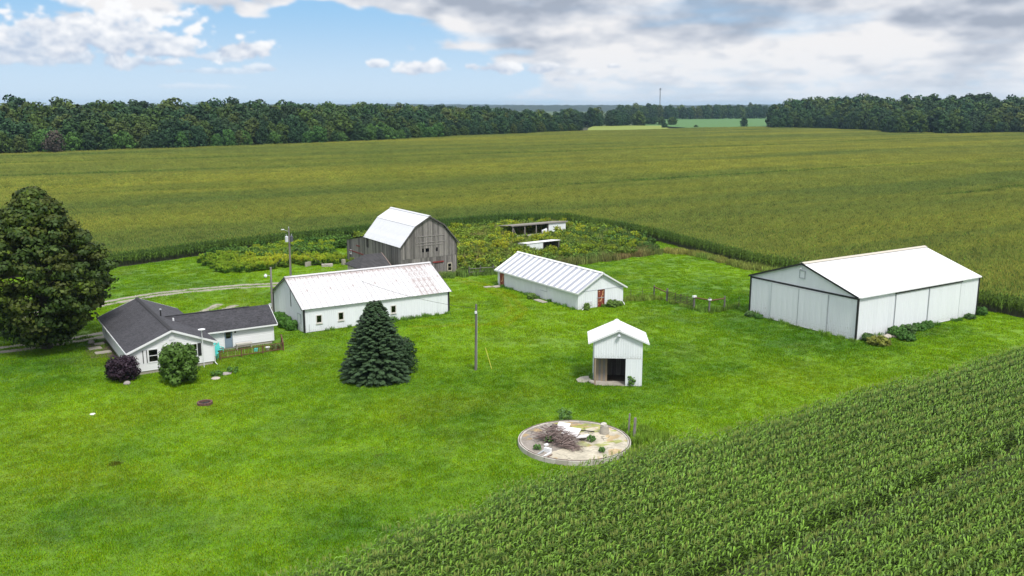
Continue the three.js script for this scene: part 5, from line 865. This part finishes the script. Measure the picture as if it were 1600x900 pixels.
// ------------------------------------------------------------------ poles and wires
const poleWood = greyWood[2];
{
  const a = thing('utility_pole', 'grey wooden pole with a white yard lamp at the end of the long barn', 'pole', [33.4, 0, -108.2]); part(a, 'shaft', rod(V(0, -0.3, 0), V(0.1, 6.4, 0), 0.15, 0.11, 10), greyWood[4]); part(a, 'lamp_arm', rod(V(0.05, 5.3, 0), V(-0.6, 5.5, 0.15), 0.03), seam); part(a, 'lamp_head', [new THREE.SphereGeometry(0.2, 12, 8).toNonIndexed().translate(-0.65, 5.38, 0.16), rod(V(-0.65, 5.4, 0.16), V(-0.65, 5.62, 0.16), 0.13)], trimWhite); part(a, 'meter_box', box(0.3, 0.5, 0.2, -0.2, 1.6, 0), seam);
  const b = thing('utility_pole', 'tall utility pole with grey transformer cans behind the long barn', 'pole', [42.2, 0, -126.9]); part(b, 'shaft', rod(V(0, -0.3, 0), V(0.05, 8.5, 0), 0.17, 0.11, 10), poleWood);
  for (const [s, l] of [[-1, 'pale grey transformer can'], [1, 'dark transformer can']]) { const t = part(b, 'transformer', [new THREE.CylinderGeometry(0.24, 0.24, 0.75, 14).toNonIndexed().translate(s * 0.36, 6.9, 0.1), new THREE.CylinderGeometry(0.1, 0.25, 0.12, 14).toNonIndexed().translate(s * 0.36, 7.33, 0.1)], s < 0 ? mat(0.55, 0.57, 0.6, 0.5) : mat(0.08, 0.085, 0.1, 0.6)); t.userData.label = l; part(t, 'bushing', rod(V(s * 0.36, 7.35, 0.1), V(s * 0.42, 7.65, 0.1), 0.035), seam); }
  part(b, 'lamp_arm', rod(V(0, 8.0, 0), V(-0.75, 8.35, 0), 0.03), seam); part(b, 'lamp_head', box(0.4, 0.1, 0.18, -0.85, 8.36, 0), trimWhite); part(b, 'insulator', rod(V(0.05, 8.4, 0), V(0.05, 8.72, 0), 0.05), seam);
  const c = thing('lawn_pole', 'lone dark wooden pole standing on the open lawn', 'pole', [43.4, 0, -74.9]); part(c, 'shaft', rod(V(0, -0.3, 0), V(0.12, 6.75, 0), 0.14, 0.1, 10), greyWood[1]); part(c, 'conduit', rod(V(0.13, 0.2, 0.04), V(0.2, 5.9, 0.04), 0.025), seam); part(c, 'bracket', box(0.2, 0.25, 0.14, 0.0, 5.95, 0.1), trimWhite);
  single('guy_stake', 'thin yellow stick leaning beside the lone lawn pole', 'stick', rod(V(0, -0.1, 0), V(-0.62, 2.25, -0.25), 0.04, 0.04, 7), mat(0.62, 0.62, 0.1, 0.6), [44.95, 0, -74.3]);
  const wire = (A, B, sag) => { const pts = []; for (let i = 0; i <= 16; i++) { const t = i / 16; pts.push(A.clone().lerp(B, t).add(V(0, -4 * sag * t * (1 - t), 0))); } return new THREE.TubeGeometry(new THREE.CatmullRomCurve3(pts), 32, 0.018, 5); };
  const wm = mat(0.05, 0.05, 0.05, 0.7);
  single('power_line', 'thin sagging wire from the tall utility pole over the long barn to the lawn pole', 'wire', wire(V(42.2, 6.3, -126.8), V(43.5, 6.3, -74.9), 1.6), wm);
  single('power_line', 'short wire between the two utility poles beside the long barn', 'wire', wire(V(42.2, 6.1, -126.9), V(33.5, 6.2, -108.2), 0.5), wm);
}

// ------------------------------------------------------------------ farmyard trees and bushes
{ // the big maple, left
  const R = mulberry(81), F = new Foliage(R), Ht = 18.0, SH = [[0, 3.2], [0.1, 4.1], [0.25, 6.6], [0.42, 8.5], [0.54, 7.0], [0.67, 5.4], [0.83, 3.0], [0.94, 1.2], [1, 0.3]], prof = (t) => { let i = 0; while (i < SH.length - 2 && t > SH[i + 1][0]) i++; return lerp(SH[i][1], SH[i + 1][1], clamp((t - SH[i][0]) / (SH[i + 1][0] - SH[i][0]))); };
  const tones = [[0.036, 0.066, 0.012], [0.05, 0.075, 0.012], [0.056, 0.074, 0.014], [0.032, 0.06, 0.012], [0.06, 0.095, 0.012]];
  for (let i = 0; i < 640; i++) {
    const t = Math.pow((i + R()) / 640, 0.82), y = lerp(1.4, Ht - 0.5, t), a = i * 2.39996 + R() * 0.7, inner = i % 4 === 0 ? 0.55 : 0.9, bump = 0.66 + 0.62 * fbm(Math.cos(a) * 2.2 + 3, Math.sin(a) * 2.2 + t * 8, 3), rad = prof(t) * inner * bump * (0.88 + 0.18 * R()), s = lerp(1.25, 0.75, t) * (0.75 + 0.5 * R()), tone = tones[Math.floor(R() * 5)];
    F.clump(rad * Math.cos(a), y - 0.25 * inner, rad * Math.sin(a), s * 1.15, s * 0.52, s * 1.15, inner < 0.6 ? 50 : 82, 0.19, (Q) => { const k = 0.7 + 0.6 * Q(), w = Q() < 0.16 ? 1.35 : 1; return [tone[0] * k * w * 1.05, tone[1] * k * w, tone[2] * k]; }, 1.15, 0.35);
  }
  const o = thing('maple_tree', 'big dark olive maple tree at the left beside the farmhouse', 'tree', [8.0, 0, -107.2], 0.4), g = [rod(V(0, -0.3, 0), V(0.1, 3.2, 0), 0.62, 0.46, 12), rod(V(0.1, 3.2, 0), V(0, 10, 0.3), 0.46, 0.2, 9), rod(V(0, 10, 0.3), V(0.2, 16.5, 0), 0.2, 0.04, 7)];
  for (let i = 0; i < 46; i++) { const t = (i + R()) / 46, y = lerp(2.0, 14.5, t), a = i * 2.4 + R(), s = prof(y / Ht) * 0.78, m = V(Math.cos(a) * s * 0.5, y + s * 0.28, Math.sin(a) * s * 0.5); g.push(rod(V(0.05, y, 0.1), m, lerp(0.17, 0.06, t), lerp(0.1, 0.04, t), 6), rod(m, V(Math.cos(a + 0.2) * s, y + s * (0.42 - 0.25 * (1 - t)), Math.sin(a + 0.2) * s), lerp(0.1, 0.04, t), 0.015, 5)); }
  part(o, 'trunk', g, bark); part(o, 'crown', F.geometry(), leafy(0.55, 0.35));
}
{ // blue green spruce
  const R = mulberry(82), F = new Foliage(R), Ht = 8.0, rad = (t) => 3.7 * Math.pow(1 - t, 0.76) * (t < 0.12 ? lerp(0.9, 1, t / 0.12) : 1) + 0.08, g = [rod(V(0, -0.2, 0), V(0, Ht - 0.3, 0), 0.24, 0.03, 9)];
  for (let w = 0; w < 40; w++) {
    const t = w / 40, y = 0.35 + t * (Ht - 0.75), Rr = rad(y / Ht), n = Math.round(lerp(21, 6, t));
    for (let b = 0; b < n; b++) {
      const a = (b / n) * 6.283 + w * 0.83 + (R() - 0.5) * 0.3, L = Rr * (0.84 + 0.26 * R()), droop = lerp(0.3, -0.28, t), ca = Math.cos(a), sa = Math.sin(a), k = 0.75 + 0.5 * R();
      if (b % 3 === 0) g.push(rod(V(0, y, 0), V(ca * L * 0.85, y - droop * L * 0.5, sa * L * 0.85), 0.03, 0.008, 4));
      const m = Math.round(L * 32) + 8;
      for (let q = 0; q < m; q++) {
        const u = lerp(0.2, 1, Math.sqrt((q + R()) / m)), side = (R() - 0.5) * 0.62 * (1.15 - 0.55 * u) * Math.min(1, L), x = ca * L * u - sa * side, z = sa * L * u + ca * side, yy = y - droop * L * u * u * 0.8 + 0.12 * u * u * L - Math.abs(side) * 0.22 + (R() - 0.5) * 0.1, tip = u > 0.8 ? 1.35 : 1;
        F.leaf(x, yy, z, ca * 0.35 + (R() - 0.5) * 0.7, 1, sa * 0.35 + (R() - 0.5) * 0.7, 0.075 + 0.04 * R(), [0.034 * k * tip, 0.062 * k * tip, 0.026 * k * tip], ca * 0.5, 0.6, sa * 0.5, 1.7);
      }
    }
  }
  const o = thing('spruce_tree', 'dense blue green spruce tree on the lawn', 'tree', [34.0, 0, -77.9], 0.2); part(o, 'trunk', g, bark); part(o, 'crown', F.geometry(), leafy(0.6));
}
function bush(name, label, x, z, w, h, tone, seed, o = {}) {
  const R = mulberry(seed), F = new Foliage(R), n = o.clumps ?? Math.round(26 + 10 * w), g = [];
  for (let i = 0; i < n; i++) {
    const t = (i + R()) / n, y = h * lerp(0.12, 0.88, Math.pow(t, 0.85)), a = i * 2.4 + R() * 0.6, rr = (w / 2) * Math.sqrt(Math.max(0.05, 1 - Math.pow((y / h - 0.38) / 0.66, 2))) * (0.55 + 0.36 * R()), s = (0.2 + 0.11 * R()) * Math.min(w, h * 1.3) * (o.lump ?? 0.75), k = 0.78 + 0.45 * R();
    F.clump(rr * Math.cos(a), y, rr * Math.sin(a), s, s * 0.8, s, o.leaves ?? 90, o.leaf ?? 0.11, vary(tone[0] * k, tone[1] * k, tone[2] * k, 0.5), o.long ?? 1.1, 0.4);
    if (i % 3 === 0) g.push(rod(V((R() - 0.5) * 0.3, 0, (R() - 0.5) * 0.3), V(rr * Math.cos(a) * 0.9, y, rr * Math.sin(a) * 0.9), 0.03, 0.01, 4));
  }
  const b = thing(name, label, 'bush', [x, 0, z], R() * 6, o.group); part(b, 'stems', g, bark); part(b, 'foliage', F.geometry(), leafy(o.rough ?? 0.5)); return b;
}
bush('green_bush', 'big round glossy green bush in front of the farmhouse gable', 17.35, -86.4, 3.35, 4.0, [0.07, 0.135, 0.022], 91, { leaf: 0.13, leaves: 120 });
bush('purple_bush', 'dark purple barberry bush at the near corner of the farmhouse', 12.9, -90.3, 3.1, 2.4, [0.038, 0.023, 0.034], 92, { leaf: 0.1, lump: 0.62, leaves: 70 });
bush('side_bush', 'dark green bush bulging out at the right of the spruce', 36.7, -78.3, 3.0, 3.6, [0.034, 0.068, 0.026], 93, { leaf: 0.11 });
[[32.9, -103.9, 1.5, 1.6, 'tallest leafy bush at the far end of the long barn gable'], [33.1, -102.3, 1.5, 1.45, 'middle leafy bush against the long barn gable'], [33.3, -100.7, 1.3, 1.15, 'low leafy bush at the near end of the long barn gable']].forEach(([x, z, w, h, l], i) => bush('gable_bush', l, x, z, w, h, [0.06, 0.15, 0.02], 94 + i, { leaf: 0.12, group: 'bushes along the long barn gable' }));
[[84.3, -76.6, 1.2, 0.65, 'low green bush at the left corner of the machine shed'], [84.4, -75.2, 1.0, 0.5, 'flat green weed bush left along the machine shed gable'], [91.0, -60.4, 2.2, 1.1, 'largest green bush behind the stone heap'], [93.4, -60.7, 2.0, 1.0, 'green bush between the stone heap and the side doors'], [95.8, -60.9, 1.7, 0.8, 'lower green bush below the sliding door'], [97.7, -61.0, 1.3, 0.8, 'last green bush below the sliding door split'], [106.3, -60.9, 1.4, 0.6, 'low bush near the far right of the machine shed side'], [109.6, -61.4, 1.6, 1.0, 'bush at the far right corner of the machine shed'], [90.4, -58.9, 2.0, 0.8, 'green bush in front of the stone heap'], [86.3, -60.9, 1.1, 0.9, 'grey green bush at the near corner of the machine shed']].forEach(([x, z, w, h, l], i) => bush('shed_bush', l, x, z, w, h, i % 3 ? [0.06, 0.145, 0.025] : [0.075, 0.14, 0.04], 110 + i, { leaf: 0.1, leaves: 60, group: 'bushes along the machine shed' }));
bush('yellow_weeds', 'yellow green weed clump at the near corner of the machine shed', 86.0, -59.3, 2.6, 0.9, [0.17, 0.19, 0.03], 121, { leaf: 0.1, leaves: 60 });
[[69.0, -90.3, 0.7, 1.0, 'thin weed at the near corner of the striped shed'], [73.1, -90.2, 1.6, 0.9, 'weedy bush right of the red gable door'], [74.3, -90.3, 1.2, 0.6, 'low dry weeds at the right of the striped shed gable'], [66.9, -100.0, 1.2, 0.8, 'green weeds at the slab halfway along the striped shed']].forEach(([x, z, w, h, l], i) => bush('wall_weed', l, x, z, w, h, [0.12, 0.2, 0.04], 125 + i, { leaf: 0.08, leaves: 46 }));
[[42.1, -57.9, 1.3, 1.1, 'feathery green weed behind the round pad'], [36.3, -53.4, 0.6, 0.35, 'dark weed on the left of the pad by the metal frame'], [40.75, -52.5, 0.65, 0.45, 'green weed in front of the small board'], [40.1, -50.3, 0.4, 0.35, 'little weed growing from the damp part of the pad'], [37.9, -54.1, 0.7, 0.5, 'dark green weed under the brush pile']].forEach(([x, z, w, h, l], i) => { const b = bush('pad_weed', l, x, z, w, h, [0.1, 0.2, 0.05], 131 + i, { leaf: 0.07, leaves: 40, clumps: 12 }); if (i) b.position.y = 0.34; });
[[52.0, -64.6, 0.9, 1.1, 'tall weed at the open front of the small shed'], [51.5, -66.2, 0.9, 0.6, 'weed inside the open corner of the small shed']].forEach(([x, z, w, h, l], i) => bush('shed_weed', l, x + (i ? 0 : 1.2), z + (i ? 0 : 2.2), w, h, [0.1, 0.2, 0.04], 141 + i, { leaf: 0.08, leaves: 46, clumps: 14 }));
[[22.6, -87.1, 1.3, 0.6, 'leafy flower patch right of the green bush'], [20.9, -86.8, 1.2, 0.5, 'dark flower clump between the green bush and the flower patch'], [28.9, -93.0, 1.1, 0.7, 'dark plant at the right end of the yard railing']].forEach(([x, z, w, h, l], i) => bush('flower_clump', l, x, z, w, h, [0.08, 0.18, 0.03], 145 + i, { leaf: 0.08, leaves: 46, clumps: 14 }));

// ------------------------------------------------------------------ rank weeds and tall grass
const weedKinds = (() => {
  const R = mulberry(151), make = (f) => { const F = new Foliage(R); f(F); return F.geometry(); };
  const one = (k = 1) => [k, k, k];
  return {
    herb: make((F) => { for (let i = 0; i < 13; i++) { const a = R() * 6.283, r = 0.46 * Math.sqrt(R()), h = 0.2 + 0.75 * R() * R() + 0.1; F.clump(r * Math.cos(a), h, r * Math.sin(a), 0.2, 0.22, 0.2, 20, 0.075, () => one(0.4 + 1.15 * R()), 2.3, 0.1); } }),
    gold: make((F) => { for (let i = 0; i < 16; i++) { const a = R() * 6.283, r = 0.45 * Math.sqrt(R()), h = 0.8 + 0.5 * R(), x = r * Math.cos(a), z = r * Math.sin(a); for (let q = 0; q < 7; q++) F.leaf(x + (R() - 0.5) * 0.16, h * (0.2 + 0.65 * R()), z + (R() - 0.5) * 0.16, R() - 0.5, 0.8, R() - 0.5, 0.1, [0.42 + 0.2 * R(), 0.62 + 0.2 * R(), 0.5], 0, 1, 0, 1.8); F.clump(x, h, z, 0.1, 0.16, 0.1, 9, 0.07, () => [1.15 + 0.5 * R(), 1.1 + 0.4 * R(), 0.6], 1.2, 0.2); } }),
    grass: (() => { const S = new Soup(); for (let i = 0; i < 90; i++) { const a = R() * 6.283, r = 0.45 * Math.sqrt(R()), h = 0.35 + 0.6 * R(), d = R() * 6.283, w = 0.02 + 0.02 * R(), x = r * Math.cos(a), z = r * Math.sin(a), lx = (R() - 0.5) * 0.45 * h, lz = (R() - 0.5) * 0.45 * h, k = 0.5 + 0.9 * R(), c = Math.cos(d) * w, s = Math.sin(d) * w; S.quad([x - c, 0, z - s], [x + c, 0, z + s], [x + c * 0.8 + lx * 0.4, h * 0.6, z + s * 0.8 + lz * 0.4], [x - c * 0.8 + lx * 0.4, h * 0.6, z - s * 0.8 + lz * 0.4], one(k * 1.5)); S.tri([x - c * 0.8 + lx * 0.4, h * 0.6, z - s * 0.8 + lz * 0.4], [x + c * 0.8 + lx * 0.4, h * 0.6, z + s * 0.8 + lz * 0.4], [x + lx, h, z + lz], one(k * 1.75)); } return S.geometry(); })(),
  };
})();
const weedLeaf = leafy(0.65, 0.25);
function weeds(name, label, kind, poly, density, seed, tone, scale = 1, avoid = []) {
  const R = mulberry(seed), xs = poly.map((p) => p[0]), zs = poly.map((p) => p[1]), x0 = Math.min(...xs), x1 = Math.max(...xs), z0 = Math.min(...zs), z1 = Math.max(...zs), n = Math.round((x1 - x0) * (z1 - z0) * density), ms = [], cs = [];
  for (let i = 0; i < n; i++) {
    const x = lerp(x0, x1, R()), z = lerp(z0, z1, R()), c = fbm(x * 0.16 + seed, z * 0.16, 3), s = scale * (0.65 + 0.8 * c) * (0.8 + 0.4 * R());
    if (!insidePoly(x, z, poly) || onBuilding(x, z, 0.1) || avoid.some(([ax, az, r]) => Math.hypot(x - ax, z - az) < r)) continue;
    const [r, g, b] = tone(x, z, R), k = 0.75 + 0.5 * R(); ms.push(M4(x, 0, z, R() * 6.283, s * 1.15, s * (0.8 + 0.5 * R()))); cs.push(new THREE.Color().setRGB(r * k, g * k, b * k));
  }
  return stuff(name, label, 'weeds', weedKinds[kind], weedLeaf, ms, cs);
}
const mixT = (a, b, f) => (x, z, R) => { const t = clamp(0.5 + 2.4 * (fbm(x * 0.11 + 7, z * 0.11 + f, 3) - 0.5) + 0.3 * (R() - 0.5)); return a.map((q, i) => lerp(q, b[i], t)); };
const GOLD = [[35.2, -154], [35.9, -141.9], [40, -140.6], [48, -142], [57.2, -139.5], [57.3, -150], [62, -158], [56, -163], [44, -160.5]];
weeds('goldenrod', 'yellow goldenrod and tall weeds left of the old barn', 'gold', GOLD, 1.7, 161, mixT([0.13, 0.22, 0.03], [0.27, 0.32, 0.04], 1), 0.8);
weeds('green_weeds', 'dark green rank weeds in the goldenrod patch against the corn', 'herb', [[37, -157], [45, -148], [57, -147], [57.5, -152], [66, -158], [67.5, -166.5], [50, -163.5], [39, -161]], 1.1, 162, mixT([0.06, 0.14, 0.022], [0.11, 0.2, 0.03], 2), 1.1);
const SHEL = [[100, -150.5, 4], [105, -150.8, 3.5], [96.5, -148.8, 4.2], [108, -151.5, 2.5], [91.6, -134.3, 2.4], [94.5, -134, 2.2], [89, -134.3, 1.8], [89.5, -131.4, 2.2], [93, -131.4, 2.2], [74, -127.5, 2.2], [78, -131, 1.4]];
weeds('green_weeds', 'rank green weeds filling the old barnyard between barn, corn and pasture', 'herb', [[68, -120.8], [76, -119.2], [92, -119], [108, -120.5], [115, -131], [117.6, -147], [116.8, -161], [106, -166], [68.5, -166], [68, -145]], 1.5, 163, (x, z, R) => { const d = smooth(92, 108, x) * smooth(-158, -140, z), y = smooth(96, 78, x) * smooth(-134, -148, z); const t = clamp(0.5 + 2 * (fbm(x * 0.12, z * 0.12, 3) - 0.5)); return [lerp(lerp(0.075, 0.15, t), lerp(0.21, 0.05, d), Math.max(d, y) * 0.7), lerp(lerp(0.15, 0.22, t), lerp(0.28, 0.115, d), Math.max(d, y) * 0.7), 0.025]; }, 1.1, SHEL);
const BARNYARD = [[68.4, -122], [92, -121], [108, -123], [115, -133], [116.5, -160], [106, -165], [69, -165]];
weeds('goldenrod', 'scattered yellow flowering stems in the old barnyard weeds', 'gold', BARNYARD, 0.28, 173, mixT([0.12, 0.19, 0.03], [0.24, 0.28, 0.04], 11), 1.05, SHEL);
weeds('tall_grass', 'tall seeding grass standing in the old barnyard weeds', 'grass', BARNYARD, 0.7, 174, mixT([0.09, 0.14, 0.03], [0.17, 0.16, 0.05], 12), 1.35, SHEL);
weeds('tall_grass', 'reddish brown seeding weeds along the front of the old barnyard', 'grass', [[84, -117.5], [108, -119], [109.5, -124], [96, -124.5], [84, -122]], 2.4, 164, mixT([0.16, 0.125, 0.05], [0.1, 0.15, 0.035], 4), 1.1);
weeds('tall_grass', 'pale dry grass strip between pasture and corn', 'grass', [[108.5, -121], [111, -121], [113.6, -115], [110.6, -100], [111.9, -84], [110, -84], [108.6, -100], [110.6, -112]], 3.4, 165, mixT([0.2, 0.19, 0.05], [0.11, 0.19, 0.03], 5), 0.9);
weeds('tall_grass', 'tufts of tall grass along the pasture fence', 'grass', [[76, -91.5], [76.2, -92.6], [81.6, -91.2], [82.2, -81.5], [88, -81.9], [88, -80.7], [81, -80.3], [80.8, -90]], 2.6, 166, mixT([0.08, 0.16, 0.02], [0.15, 0.2, 0.035], 6), 0.75);
weeds('tall_grass', 'weedy grass along the walls of the old barn', 'grass', [[67.7, -121.5], [57.8, -121.2], [57.2, -119.8], [76, -117.6], [77, -119.4]], 3, 167, mixT([0.09, 0.15, 0.03], [0.16, 0.18, 0.05], 7), 0.9);
weeds('tall_grass', 'yellow green rough grass at the right of the round pad', 'grass', [[43.6, -51], [44.8, -54.5], [46.6, -53], [47, -48], [42, -46.5], [40, -48.3]], 4, 168, mixT([0.1, 0.2, 0.02], [0.17, 0.25, 0.03], 8), 0.6);
weeds('weed_fringe', 'unmown grass fringe along the long barn wall', 'grass', [[34.2, -98.3], [53.2, -98.3], [53.2, -97.9], [34.2, -97.9]], 4, 170, mixT([0.06, 0.14, 0.02], [0.09, 0.17, 0.02], 3), 0.55);
weeds('weed_fringe', 'unmown grass fringe along the striped shed wall', 'grass', [[67.9, -110.8], [67.5, -110.8], [67.5, -91], [68, -90.6], [75.6, -90.6], [75.6, -90.95], [67.9, -90.95]], 4, 171, mixT([0.06, 0.14, 0.02], [0.09, 0.17, 0.02], 3), 0.5);
weeds('weed_fringe', 'unmown grass fringe along the machine shed walls', 'grass', [[84.9, -77.5], [84.4, -77.5], [84.4, -60.9], [109, -60.9], [109, -61.5], [84.9, -61.5]], 3, 172, mixT([0.06, 0.14, 0.02], [0.1, 0.18, 0.02], 3), 0.5);

// ------------------------------------------------------------------ shelters in the old barnyard
{
  const o = thing('open_shelter', 'long grey open fronted livestock shelter by the corn edge', 'shelter', [96.4, 0, -151.4]), W = 13.4, Dp = 4.6;
  part(o, 'roof', [box(W + 0.6, 0.1, Dp + 0.6, W / 2, 2.02, -Dp / 2, -0.11)], mat(0.24, 0.22, 0.19, 0.85)); part(o, 'fascia', box(W + 0.6, 0.16, 0.06, W / 2, 2.2, 0.34), greyWood[4]);
  for (const x of [0.2, 3.1, 5.9, 8.9]) part(o, 'post', box(0.18, 2.15, 0.18, x, 1.07, 0.05), greyWood[4]); for (const x of [0.2, 4.5, 9, 13.2]) part(o, 'post', box(0.16, 1.7, 0.16, x, 0.85, -Dp + 0.1), greyWood[2]);
  part(o, 'brace', rod(V(0.9, 0, 0.5), V(0.3, 1.7, 0.1), 0.07), greyWood[3]);
  for (let k = 0; k < 28; k++) part(o, 'back_board', box(0.3, 1.7, 0.04), greyWood[k % 4], [3.4 + k * 0.36, 0.86, -Dp + 0.02]);
  for (let k = 0; k < 5; k++) part(o, 'front_panel', box(0.88, 1.75, 0.05), metalWhite[k % 3], [9.3 + k * 0.89, 1.2, 0.1]);
  for (let k = 0; k < 7; k++) part(o, 'side_board', box(0.04, 1.7, 0.6), greyWood[k % 5], [W - 0.05, 0.86, -0.4 - k * 0.64]);
  single('barnyard_slab', 'bare pale concrete floor of the open shelter', 'slab', box(9, 0.06, 4.2, 0, 0.03, 0), concrete, [100.3, 0, -150.6]);
  single('white_tank', 'white toppled tub lying under the open shelter', 'tub', new THREE.LatheGeometry([[0, 0], [0.45, 0], [0.55, 0.9], [0.6, 0.9], [0.6, 1.0], [0, 1.0]].map(([a, b]) => new THREE.Vector2(a, b)), 16).rotateX(1.3).translate(0, 0.55, 0), trimWhite, [103.2, 0.05, -150.4], 0.8);
  const s = thing('calf_hutch', 'low white calf shelter with a pale roof in the weeds', 'shelter', [88.0, 0, -133.2]), w = 7.2;
  part(s, 'roof', box(w + 0.3, 0.09, 2.9, w / 2, 1.56, -1.3, -0.1, 0, 0.012), roofWhite[0]); for (let k = 0; k < 4; k++) part(s, 'front_panel', box(0.86, 1.6, 0.05), metalWhite[k % 3], [0.44 + k * 0.88, 0.82, 0]); for (let k = 0; k < 3; k++) part(s, 'side_panel', box(0.05, 1.35, 0.86), metalWhite[k % 3], [0, 0.69, -0.46 - k * 0.88]);
  for (const x of [3.6, w - 0.1]) part(s, 'post', box(0.14, 1.62, 0.14, x, 0.82, -0.05), greyWood[2]); for (let k = 0; k < 12; k++) part(s, 'back_board', box(0.58, 1.3, 0.04), greyWood[k % 2], [0.3 + k * 0.6, 0.66, -2.7]); for (let k = 0; k < 4; k++) part(s, 'side_board', box(0.04, 1.35, 0.66), greyWood[k % 2], [w, 0.68, -0.4 - k * 0.68]);
  const t = thing('feed_trough', 'white feed trough behind the striped shed', 'trough', [85.9, 0, -120.4], 0.1); part(t, 'basin', [box(2.2, 0.06, 0.8, 0, 0.35, 0), box(2.2, 0.35, 0.06, 0, 0.52, 0.4), box(2.2, 0.35, 0.06, 0, 0.52, -0.4), box(0.06, 0.35, 0.74, 1.07, 0.52, 0), box(0.06, 0.35, 0.74, -1.07, 0.52, 0)], trimWhite); for (const sx of [-0.9, 0.9]) part(t, 'leg', box(0.1, 0.34, 0.6, sx, 0.16, 0), greyWood[2]);
  single('barnyard_slab', 'cracked concrete slab in the weeds right of the old barn', 'slab', box(3.4, 0.1, 2.4, 0, 0.06, 0), concrete, [74.2, 0, -127.4], 0.3);
}
// ------------------------------------------------------------------ pasture fence and gate
{
  const postAt = (x, z, h, l, r = 0.11) => { const p = thing('gate_post', l, 'post', [x, 0, z]); part(p, 'shaft', rod(V(0, -0.3, 0), V(0.02, h, 0), r, r * 0.9, 9), greyWood[1]); return p; };
  postAt(82.4, -92.5, 1.5, 'wooden fence post left of the farm gate, second from it'); postAt(81.55, -88.9, 1.75, 'thick wooden post the pasture gate hangs from', 0.15);
  const c1 = postAt(81.15, -83.3, 1.75, 'wooden post with a white cap at the right end of the gate', 0.14); part(c1, 'white_cap', box(0.55, 0.2, 0.3, 0.02, 1.7, 0), trimWhite);
  const c2 = postAt(81.6, -81.0, 1.9, 'corner fence post right of the gate with a pale cap', 0.13); part(c2, 'white_cap', box(0.4, 0.16, 0.3, 0, 1.65, 0.05), trimWhite); postAt(84.0, -80.7, 1.9, 'dark end post of the corner rail, nearest the machine shed', 0.12);
  const rail = (a, b, l) => single('fence_rail', l, 'rail', rod(a, b, 0.085, 0.075, 7), brownWood);
  rail(V(82.4, 1.25, -92.5), V(81.55, 1.2, -88.9), 'grey rail left of the gate'); rail(V(81.15, 1.55, -83.3), V(81.6, 1.6, -81.0), 'grey rail between the two white capped posts'); rail(V(81.6, 1.5, -81.0), V(84.0, 1.6, -80.7), 'grey rail from the corner post towards the machine shed');
  const g = thing('farm_gate', 'dark metal tube gate into the pasture', 'gate', [81.5, 0, -88.7]), n = V(-0.3, 0, 5.2), tube = mat(0.08, 0.055, 0.04, 0.7);
  for (let k = 0; k < 6; k++) part(g, 'bar', rod(V(0, 0.25 + k * 0.22, 0), V(n.x, 0.25 + k * 0.22 - 0.05, n.z), 0.042), tube);
  for (const t of [0.0, 0.3, 0.52, 0.76, 1]) part(g, 'upright', rod(V(n.x * t, 0.15, n.z * t), V(n.x * t, t === 0 || t === 1 ? 1.42 : 1.55, n.z * t), 0.045), tube);
  const steel = mat(0.09, 0.075, 0.06, 0.7), tp = (x, z, l) => { const p = thing('steel_fence_post', l, 'post', [x, 0, z], 0, 'thin steel fence posts'); part(p, 'shaft', [box(0.05, 1.5, 0.012, 0, 0.65, 0), box(0.012, 1.5, 0.045, 0, 0.65, -0.028)], steel); part(p, 'spade', box(0.14, 0.2, 0.01, 0, 0.05, 0.012), steel); };
  tp(76.3, -92.2, 'thin steel post at the corner of the striped shed'); tp(78.3, -92.6, 'thin steel post between the striped shed and the wooden posts'); tp(80.5, -92.7, 'thin steel post just left of the wooden fence post'); tp(87.2, -81.2, 'thin steel post between corner rail and machine shed');
  for (let k = 0; k < 3; k++) single('fence_wire', ['top', 'middle', 'lowest'][k] + ' wire of the pasture fence beside the striped shed', 'wire', new THREE.TubeGeometry(new THREE.CatmullRomCurve3([V(75.8, 1.2 - k * 0.35, -91.6), V(78.3, 1.15 - k * 0.35, -92.58), V(80.5, 1.18 - k * 0.35, -92.68), V(82.4, 1.2 - k * 0.35, -92.6)]), 12, 0.012, 4), steel);
  const b = thing('barnyard_fence', 'old grey post and rail fence between the old barn and the striped shed', 'fence', [68.0, 0, -119.2]);
  [[0, 0], [1.9, 0.2], [4.0, 0.6], [6.2, 1.2]].forEach(([x, z]) => part(b, 'post', rod(V(x, -0.2, z), V(x + 0.05, 1.5, z), 0.1, 0.09, 8), greyWood[0])); for (const y of [0.6, 1.15]) for (const [x, z, x2, z2] of [[0, 0, 1.9, 0.2], [1.9, 0.2, 4.0, 0.6], [4.0, 0.6, 6.2, 1.2]]) part(b, 'rail', rod(V(x, y, z + 0.1), V(x2, y - 0.05, z2 + 0.1), 0.05, 0.045, 6), greyWood[2]);
}
// ------------------------------------------------------------------ mast on the horizon
{
  const o = thing('radio_mast', 'thin lattice radio mast rising above the far tree row', 'mast', [1886, -2, -2118]), Hm = 80, steel = mat(0.32, 0.33, 0.35, 0.6), legs = [0, 1, 2].map((k) => [2.1 * Math.cos(k * 2.094), 2.1 * Math.sin(k * 2.094)]), at = (k, t) => V(legs[k % 3][0] * lerp(1, 0.7, t), Hm * t, legs[k % 3][1] * lerp(1, 0.7, t)), br = [];
  for (let k = 0; k < 3; k++) part(o, 'leg', rod(at(k, 0), at(k, 1), 0.45, 0.4, 6), steel);
  for (let i = 0; i < 20; i++) for (let k = 0; k < 3; k++) br.push(rod(at(k, i / 20), at(k + 1, (i + 1) / 20), 0.18, 0.18, 4), rod(at(k, (i + 1) / 20), at(k + 1, (i + 1) / 20), 0.15, 0.15, 4)); part(o, 'bracing', br, steel);
  for (let k = 0; k < 3; k++) part(o, 'antenna', box(0.7, 4.5, 0.7, 2.6 * Math.cos(k * 2.094 + 1), Hm - 3, 2.6 * Math.sin(k * 2.094 + 1)), mat(0.14, 0.13, 0.14, 0.7));
}
renderer.render(scene, camera);
